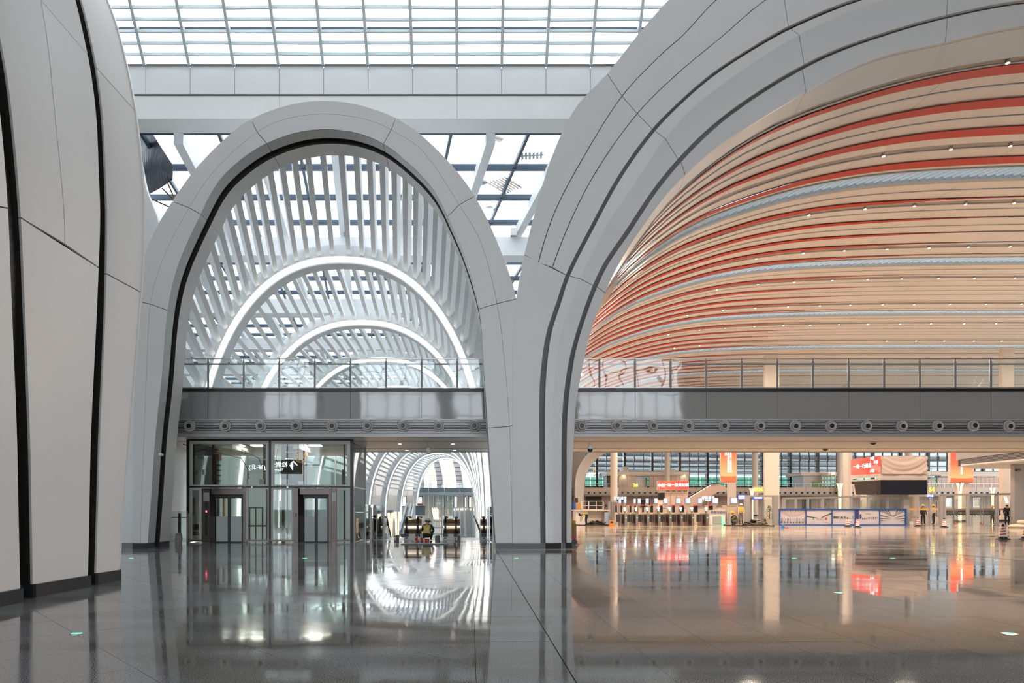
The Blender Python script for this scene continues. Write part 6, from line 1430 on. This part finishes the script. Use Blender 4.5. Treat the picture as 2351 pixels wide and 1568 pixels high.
for px in (2304, 2326): MB().add([P(px, 1140, 66), P(px+7, 1140, 66), P(px+12, 1155, 66), P(px+5, 1155, 66), P(px, 1140, 66.1), P(px+7, 1140, 66.1), P(px+12, 1155, 66.1), P(px+5, 1155, 66.1)], [(3, 2, 1, 0), (4, 5, 6, 7), (0, 1, 5, 4), (2, 3, 7, 6), (1, 2, 6, 5), (3, 0, 4, 7)]).obj('light_patch', emis('pale_screen', (.85, .9, .85), .8), label='slanted pale glowing panel behind the right portal, '+('left one' if px == 2304 else 'right one'), cat='panel', group='slanted pale panels')
def sack(px, py, w, h, Y, label):
    c = P(px, py, Y); vs = []; n, m_ = 20, 10
    mb = MB(); prof_ = [(w/2*math.cos(a)**.5 if math.cos(a) > 0 else 0.02, h/2+h/2*math.sin(a)) for a in [-PI/2+PI*i/10 for i in range(11)]]
    vs = []
    for r, z in prof_:
        for k in range(n): a = 2*PI*k/n; vs.append((c.x+r*math.cos(a)*(1+.05*math.sin(3*a)), Y+r*.5*math.sin(a), c.z+z*(1+.06*math.cos(2*a+1))))
    fs = [(i*n+k, i*n+(k+1) % n, (i+1)*n+(k+1) % n, (i+1)*n+k) for i in range(10) for k in range(n)]
    mb.add(vs, fs).obj('sack', mat('beige_sack', (.58, .50, .38), .8, bump=.01, bscale=20), label=label, cat='sack', group='sacks by the grey partition', smooth=True)
sack(2349, 1214, 2.0, .34, 50.0, 'long beige sack lying by the grey partition, lower of two'); sack(2353, 1203.5, 1.1, .30, 50.1, 'small beige sack on top of the longer one')
# tulip lamps of the hall
for px, yt, yb, Y, lab in ((1726.5, 1121, 1172, 80, 'glowing tulip lamp column seen through the walk-through frame'), (1928, 1110, 1195, 76, 'glowing tulip lamp column left of the picture kiosk'), (2204, 1109, 1197, 70, 'glowing tulip lamp column at the foot of the right banner box'), (2279, 1120, 1190, 92, 'glowing tulip lamp column farther right beyond the portal')):
    tulip(px, yt, yb, Y, lab, z0=0.0, w=.85)
# planters
def tree(px, ytop, Y, h, w, label, cone=True, seed=2, base=0.0):
    c = P(px, 0, Y); zt_ = P(0, ytop, Y).z; rnd = random.Random(seed); t = thing('potted_tree', label, 'tree', (c.x, Y, base)); H = zt_-base
    MB().lathe(c.x, Y, [(.22, 0), (.28, .4), (.26, .42)], 14, base=base).obj('pot', M_kiosk, t); MB().tube([(c.x, Y, base+.35), (c.x+.03, Y, base+H*.8)], [.05, .02], 6).obj('trunk', M_brown, t)
    mb = MB()
    for i in range(420):
        f = rnd.random(); z = base+.4+(H-.4)*f; r = w/2*((1-f)**.8 if cone else math.sin(PI*min(.98, f+.1))**.6)*rnd.uniform(.5, 1); a = rnd.uniform(0, 2*PI)
        p = Vector((c.x+r*math.cos(a), Y+r*math.sin(a), z)); d = Vector((math.cos(a), math.sin(a), rnd.uniform(-.4, .7))).normalized()*rnd.uniform(.10, .2); s_ = Vector((-d.y, d.x, .0)).normalized()*.035
        mb.add([p, p+d*.5+s_, p+d, p+d*.5-s_], [(0, 1, 2, 3)])
    mb.obj('leaves', mat('dark_leaves', (.035, .085, .03), .6, var=.3, vscale=5), t, kind='stuff')
tree(1766, 1161, 64, 1.9, 1.1, 'small dark potted tree inside the walk-through frame', seed=3)
tree(1391, 1159, 60, 1.3, .55, 'tiny potted cypress at the foot of the round column', seed=4)
tree(1904, 1145, 72, 2.5, 2.6, 'wide leafy plant behind the railing portal', False, 5)
tree(2150, 1141, 78, 2.4, 2.8, 'bushy palm right of the gate posts', False, 6)
# ------------------------------------------------------------------ traffic cones
M_cred = mat('cone_red', (.62, .04, .05), .45); M_cwh = mat('cone_white', (.80, .78, .76), .45)
def cone(px, py, label):
    Y = EYE*F/(py-VY); c = P(px, py, Y); t = thing('traffic_cone', label, 'cone', (c.x, Y, 0), 'red and white traffic cones')
    MB().bbox(c.x-.24, c.x+.24, Y-.2, Y+.2, 0, .04, .03).obj('base', M_rub, t)
    H = .72; r = lambda z: .165-(.165-.05)*(z-.04)/(H-.04)
    MB().lathe(c.x, Y, [(.19, .04), (.18, .12), (r(.12), .13)], 20).obj('skirt', M_rub, t)
    n = 24; bands = [.13, .21, .27, .35, .41, .49, .55, .60]
    def zz(z, a): return z-.035*abs(math.cos(a))*1.0+.02
    for k, (z0, z1) in enumerate(zip(bands, bands[1:])):
        vs = [(c.x+r(z0)*math.cos(2*PI*i/n), Y+r(z0)*math.sin(2*PI*i/n), zz(z0, 2*PI*i/n) if k else .13) for i in range(n)]+[(c.x+r(z1)*math.cos(2*PI*i/n), Y+r(z1)*math.sin(2*PI*i/n), zz(z1, 2*PI*i/n) if z1 < .6 else .60) for i in range(n)]
        MB().add(vs, [(i, (i+1) % n, n+(i+1) % n, n+i) for i in range(n)]).obj('band', M_cwh if k % 2 == 0 else M_cred, t)
    MB().lathe(c.x, Y, [(r(.60), .60), (r(.67), .67), (.035, .71), (.02, .72)], 16).obj('tip', M_rub, t)
cone(2303, 1238, 'big striped traffic cone standing nearest the camera at the right')
cone(2356, 1238, 'striped traffic cone cut off by the right edge')
cone(1946, 1209, 'striped traffic cone before the third station picture')
cone(1968.5, 1210.5, 'striped traffic cone before the fourth station picture')
cone(2107.5, 1208.5, 'striped traffic cone at the foot of the left slim gate post')
cone(2167.5, 1210.5, 'striped traffic cone at the corner of the taller portal')
# ------------------------------------------------------------------ people
M_skin = mat('skin', (.55, .36, .26), .55); M_hair = mat('black_hair', (.012, .01, .01), .6)
def person(name, label, loc, yaw, J, cols, helmet=None, vest=None, scale=1.0, cross=False):
    """J: joint positions in metres, facing +Y; one continuous skinned body, clothes as material zones"""
    keys = ['pelvis', 'waist', 'chest', 'neck', 'head', 'crown']
    V = [Vector(J[k]) for k in keys]; R = [.155, .135, .165, .062, .088, .07]; E = [(i, i+1) for i in range(5)]; Z = ['t', 'j', 'j', 's', 's', 's']
    for s in ('l', 'r'):
        b = len(V); ks = ['shoulder', 'elbow', 'wrist', 'hand']
        V += [Vector(J[k+'_'+s]) for k in ks]; R += [.072, .052, .034, .036]; Z += ['j', 'j', 'j', 's']; E += [(2, b), (b, b+1), (b+1, b+2), (b+2, b+3)]
        w = V[b+2]; h = V[b+3]; d = (h-w).normalized(); side = d.cross(Vector((0, 0, 1)));
        if side.length < .1: side = Vector((1, 0, 0))
        side.normalize(); cu = d.cross(side)*(-.25)
        for i in range(4):
            f = len(V); p = h+d*.02+side*(.027-.018*i); L = (.036, .042, .04, .03)[i]
            V += [p+d*L*.6, p+d*L*1.2+cu*.06, p+d*L*1.6+cu*.14]; R += [.0095, .009, .0075]; Z += ['s']*3; E += [(b+3, f), (f, f+1), (f+1, f+2)]
        f = len(V); p = (w+h)/2; V += [p+side*.045+d*.01, p+side*.06+d*.045]; R += [.011, .009]; Z += ['s']*2; E += [(b+3, f), (f, f+1)]
        b = len(V); ks = ['hip', 'knee', 'ankle', 'toe']
        V += [Vector(J[k+'_'+s]) for k in ks]; R += [.105, .068, .048, .042]; Z += ['t', 't', 'k', 'k']; E += [(0, b), (b, b+1), (b+1, b+2), (b+2, b+3)]
    me = bpy.data.meshes.new(name); me.from_pydata([v*scale for v in V], E, []); me.update()
    o = bpy.data.objects.new('tmp', me); COL.objects.link(o)
    md = o.modifiers.new('s', 'SKIN'); md.use_smooth_shade = True
    for i, sv in enumerate(me.skin_vertices[0].data): sv.radius = (R[i]*scale, R[i]*scale); sv.use_root = (i == 0)
    sv = me.skin_vertices[0].data; sv[2].radius = (.175*scale, .115*scale); sv[0].radius = (.16*scale, .125*scale); sv[1].radius = (.145*scale, .11*scale)
    sb = o.modifiers.new('d', 'SUBSURF'); sb.levels = 2; sb.render_levels = 2
    bpy.context.view_layer.update()
    m2 = bpy.data.meshes.new_from_object(o.evaluated_get(bpy.context.evaluated_depsgraph_get())); bpy.data.objects.remove(o)
    m2.materials.clear()
    zi = {'j': 0, 't': 1, 's': 2, 'k': 3}
    for mm in (cols[0], cols[1], M_skin, M_rub): m2.materials.append(mm)
    S = [v*scale for v in V]
    segs = [(S[a], S[b], zi[Z[a]], zi[Z[b]]) for a, b in E]
    for p in m2.polygons:
        best = (1e9, 0)
        for a, b, za, zb in segs:
            ab = b-a; t = max(0, min(1, (p.center-a).dot(ab)/max(ab.length_squared, 1e-9))); d = (p.center-(a+ab*t)).length
            if d < best[0]: best = (d, za if t < .5 else zb)
        p.material_index = best[1]; p.use_smooth = True
    o = link(name, m2, label=label, cat='person'); o.location = loc; o.rotation_euler = (0, 0, yaw)
    def part(nm, mb, m, smooth=True): q = bpy.data.objects.new(nm, mb.mesh(nm, m, smooth)); COL.objects.link(q); q.parent = o; return q
    hd = Vector(J['head'])*scale; cr = Vector(J['crown'])*scale; up = (cr-hd).normalized(); fw = Vector(J.get('face', (0, 1, 0))).normalized(); fw = (fw-up*fw.dot(up)).normalized(); rt = fw.cross(up)
    # face
    for s in (-1, 1):
        e = hd+fw*.088*scale+rt*.032*s*scale+up*.022*scale; part('eye', MB().add([e+rt*.012*math.cos(a)+up*.007*math.sin(a)+fw*.004 for a in [2*PI*i/8 for i in range(8)]]+[e-fw*.01], [(i, (i+1) % 8, 8) for i in range(8)]+[tuple(range(7, -1, -1))]), M_hair)
        e = hd+rt*.090*s*scale; part('ear', MB().tube([e-up*.02+fw*.0, e+up*.03], [.012, .016], 6), M_skin)
    part('nose', MB().tube([hd+fw*.088*scale+up*.02, hd+fw*.108*scale-up*.012], [.007, .013], 6), M_skin); part('mouth', MB().beam(hd+fw*.086*scale-up*.042-rt*.022, hd+fw*.086*scale-up*.042+rt*.022, .006, .006), M_redp)
    c0 = (hd+cr)/2
    def dome(r0, z0, n=14, m_=6, k=1.0):
        mb = MB(); vs = []
        for j in range(m_+1):
            a = PI/2*j/m_
            for i in range(n): b_ = 2*PI*i/n; vs.append(c0+up*(z0+r0*k*math.sin(a))+(rt*math.cos(b_)+fw*math.sin(b_)*1.12)*r0*math.cos(a))
        mb.add(vs, [(j*n+i, j*n+(i+1) % n, (j+1)*n+(i+1) % n, (j+1)*n+i) for j in range(m_) for i in range(n)]); return mb
    if helmet:
        hm = part('helmet', dome(.135*scale, .0, k=.95), helmet)
        vs = [c0+(rt*math.cos(a)+fw*math.sin(a)*1.2)*rr+up*z for rr, z in ((.13, .0), (.165, -.012)) for a in [2*PI*i/18 for i in range(18)]]
        q = part('helmet_brim', MB().add(vs, [(i, (i+1) % 18, 18+(i+1) % 18, 18+i) for i in range(18)]), helmet)
    part('hair', dome(.112*scale, -.035, k=1.0), M_hair)
    if vest:
        A = Vector(J['pelvis']).lerp(Vector(J['waist']), .4); C = Vector(J['chest']); N_ = Vector(J['neck']); ax = (C-A).normalized(); sh = (Vector(J['shoulder_r'])-Vector(J['shoulder_l'])).normalized(); fr_ = sh.cross(ax).normalized()
        rings = [(A-ax*.03, .185, .150), (A.lerp(C, .5), .180, .140), (C, .205, .145), (C.lerp(N_, .55), .16, .10)]; n = 22; vs = []
        for c_, rx_, ry_ in rings:
            for i in range(n): a = 2*PI*i/n; vs.append((c_+sh*rx_*math.cos(a)+fr_*ry_*math.sin(a))*scale)
        part('safety_vest', MB().add(vs, [(j*n+i, j*n+(i+1) % n, (j+1)*n+(i+1) % n, (j+1)*n+i) for j in range(3) for i in range(n)]), vest)
        M_refl = mat('reflective_tape', (.75, .75, .68), .3)
        c_ = A+ax*.02; ring = [(c_+sh*.192*math.cos(a)+fr_*.156*math.sin(a))*scale for a in [2*PI*i/22 for i in range(23)]]
        part('reflective_band', MB().slab(ring, [p+ax*.045 for p in ring], (0, 0, .001)), M_refl)
        if cross:
            for s in (-1, 1):
                for sg_ in (1,):
                    pts = [(A.lerp(C, f)*1.0+ax*.0+sh*(s*(.13-.26*f))+fr_*(.156-.012*f)) for f in (0.02, .25, .5, .75, 1.0, 1.22)]
                    mb = MB(); L1_ = [p-sh*.02 for p in pts]; L2_ = [p+sh*.02 for p in pts]; mb.slab(L1_, L2_, tuple(fr_*.006)); part('reflective_cross', mb, M_refl)
    return o
def joints(kind):
    if kind == 'stand':
        J = dict(pelvis=(0,0,.95), waist=(0,0,1.12), chest=(0,0,1.34), neck=(0,0,1.50), head=(0,.02,1.60), crown=(0,.02,1.70))
        for s, x in (('l', -1), ('r', 1)): J.update({'shoulder_'+s:(x*.19,0,1.41), 'elbow_'+s:(x*.24,.02,1.13), 'wrist_'+s:(x*.24,.1,.89), 'hand_'+s:(x*.24,.12,.81), 'hip_'+s:(x*.09,0,.90), 'knee_'+s:(x*.11,.03,.49), 'ankle_'+s:(x*.11,0,.08), 'toe_'+s:(x*.12,.15,.035)})
    elif kind == 'squat':
        J = dict(pelvis=(0,-.10,.24), waist=(0,-.06,.40), chest=(0,.04,.60), neck=(0,.13,.74), head=(0,.18,.83), crown=(0,.20,.92), face=(0, 1, -.5))
        for s, x in (('l', -1), ('r', 1)): J.update({'shoulder_'+s:(x*.19,.06,.66), 'elbow_'+s:(x*.27,.22,.45), 'wrist_'+s:(x*.20,.42,.40), 'hand_'+s:(x*.17,.49,.38), 'hip_'+s:(x*.10,-.08,.22), 'knee_'+s:(x*.20,.30,.42), 'ankle_'+s:(x*.16,.05,.07), 'toe_'+s:(x*.18,.20,.035)})
    elif kind == 'bend':
        J = dict(pelvis=(0,-.10,.92), waist=(0,.04,1.0), chest=(0,.24,1.02), neck=(0,.40,.98), head=(0,.49,.94), crown=(0,.57,.89), face=(0, .2, -1))
        for s, x in (('l', -1), ('r', 1)): J.update({'shoulder_'+s:(x*.18,.30,.98), 'elbow_'+s:(x*.20,.36,.72), 'wrist_'+s:(x*.16,.42,.48), 'hand_'+s:(x*.15,.44,.40), 'hip_'+s:(x*.09,-.10,.88), 'knee_'+s:(x*.11,-.02,.48), 'ankle_'+s:(x*.11,-.06,.08), 'toe_'+s:(x*.12,.09,.035)})
    return J
M_jdark = mat('dark_work_jacket', (.045, .040, .032), .8); M_trd = mat('dark_trousers', (.022, .022, .028), .8); M_vy = mat('yellow_vest', (.80, .56, .03), .6); M_hw = mat('white_helmet', (.80, .78, .75), .3); M_ho = mat('orange_helmet', (.80, .36, .02), .3); M_hy = mat('yellow_helmet', (.85, .60, .03), .3); M_pale = mat('pale_jacket', (.62, .55, .45), .8); M_og = mat('olive_jacket', (.10, .09, .045), .8); M_gtr = mat('grey_trousers', (.16, .16, .18), .8)
Y0 = 31.05
person('person', 'squatting worker in white helmet and yellow vest seen from behind', (bx(980.5, Y0), Y0, 0), -.15, joints('squat'), (M_jdark, M_trd), M_hw, M_vy, 1.0, True)
Y0 = 57.0; person('person', 'worker in olive yellow top bending forward beside the grooved pier', (bx(1345, Y0), Y0, 0), PI/2+.2, joints('bend'), (mat('mustard_top', (.42, .33, .05), .8), M_trd), M_hair, None, .98)
Y0 = 57.2; person('person', 'kneeling worker with orange helmet and olive jacket right of the inspection desk', (bx(1688, Y0), Y0, 0), PI/2, joints('squat'), (M_og, M_gtr), M_ho, None, 1.2)
Y0 = 62; person('person', 'standing worker with pale helmet and yellow vest behind the kneeling worker', (bx(1701, Y0), Y0, 0), PI, joints('stand'), (M_pale, M_gtr), M_hw, M_vy, 1.05)
Y0 = 60.5; person('person', 'standing worker in yellow helmet and dark jacket between the slim gate posts', (bx(2119, Y0), Y0, 0), PI, joints('stand'), (M_jdark, M_trd), M_hy)
Y0 = 60.5; person('person', 'standing worker in yellow helmet and pale jacket behind the right slim gate post', (bx(2144, Y0), Y0, 0), .6, joints('stand'), (M_pale, M_trd), M_hy)
Y0 = 61; person('person', 'dark clothed person with yellow helmet beyond the taller portal', (bx(2278, Y0), Y0, 0), PI, joints('stand'), (M_jdark, M_trd), M_hy, None, .95)
Y0 = 57; person('person', 'bareheaded person in dark clothes standing near the grey partition', (bx(2312, Y0), Y0, 0), PI-.3, joints('stand'), (M_trd, M_trd), None)
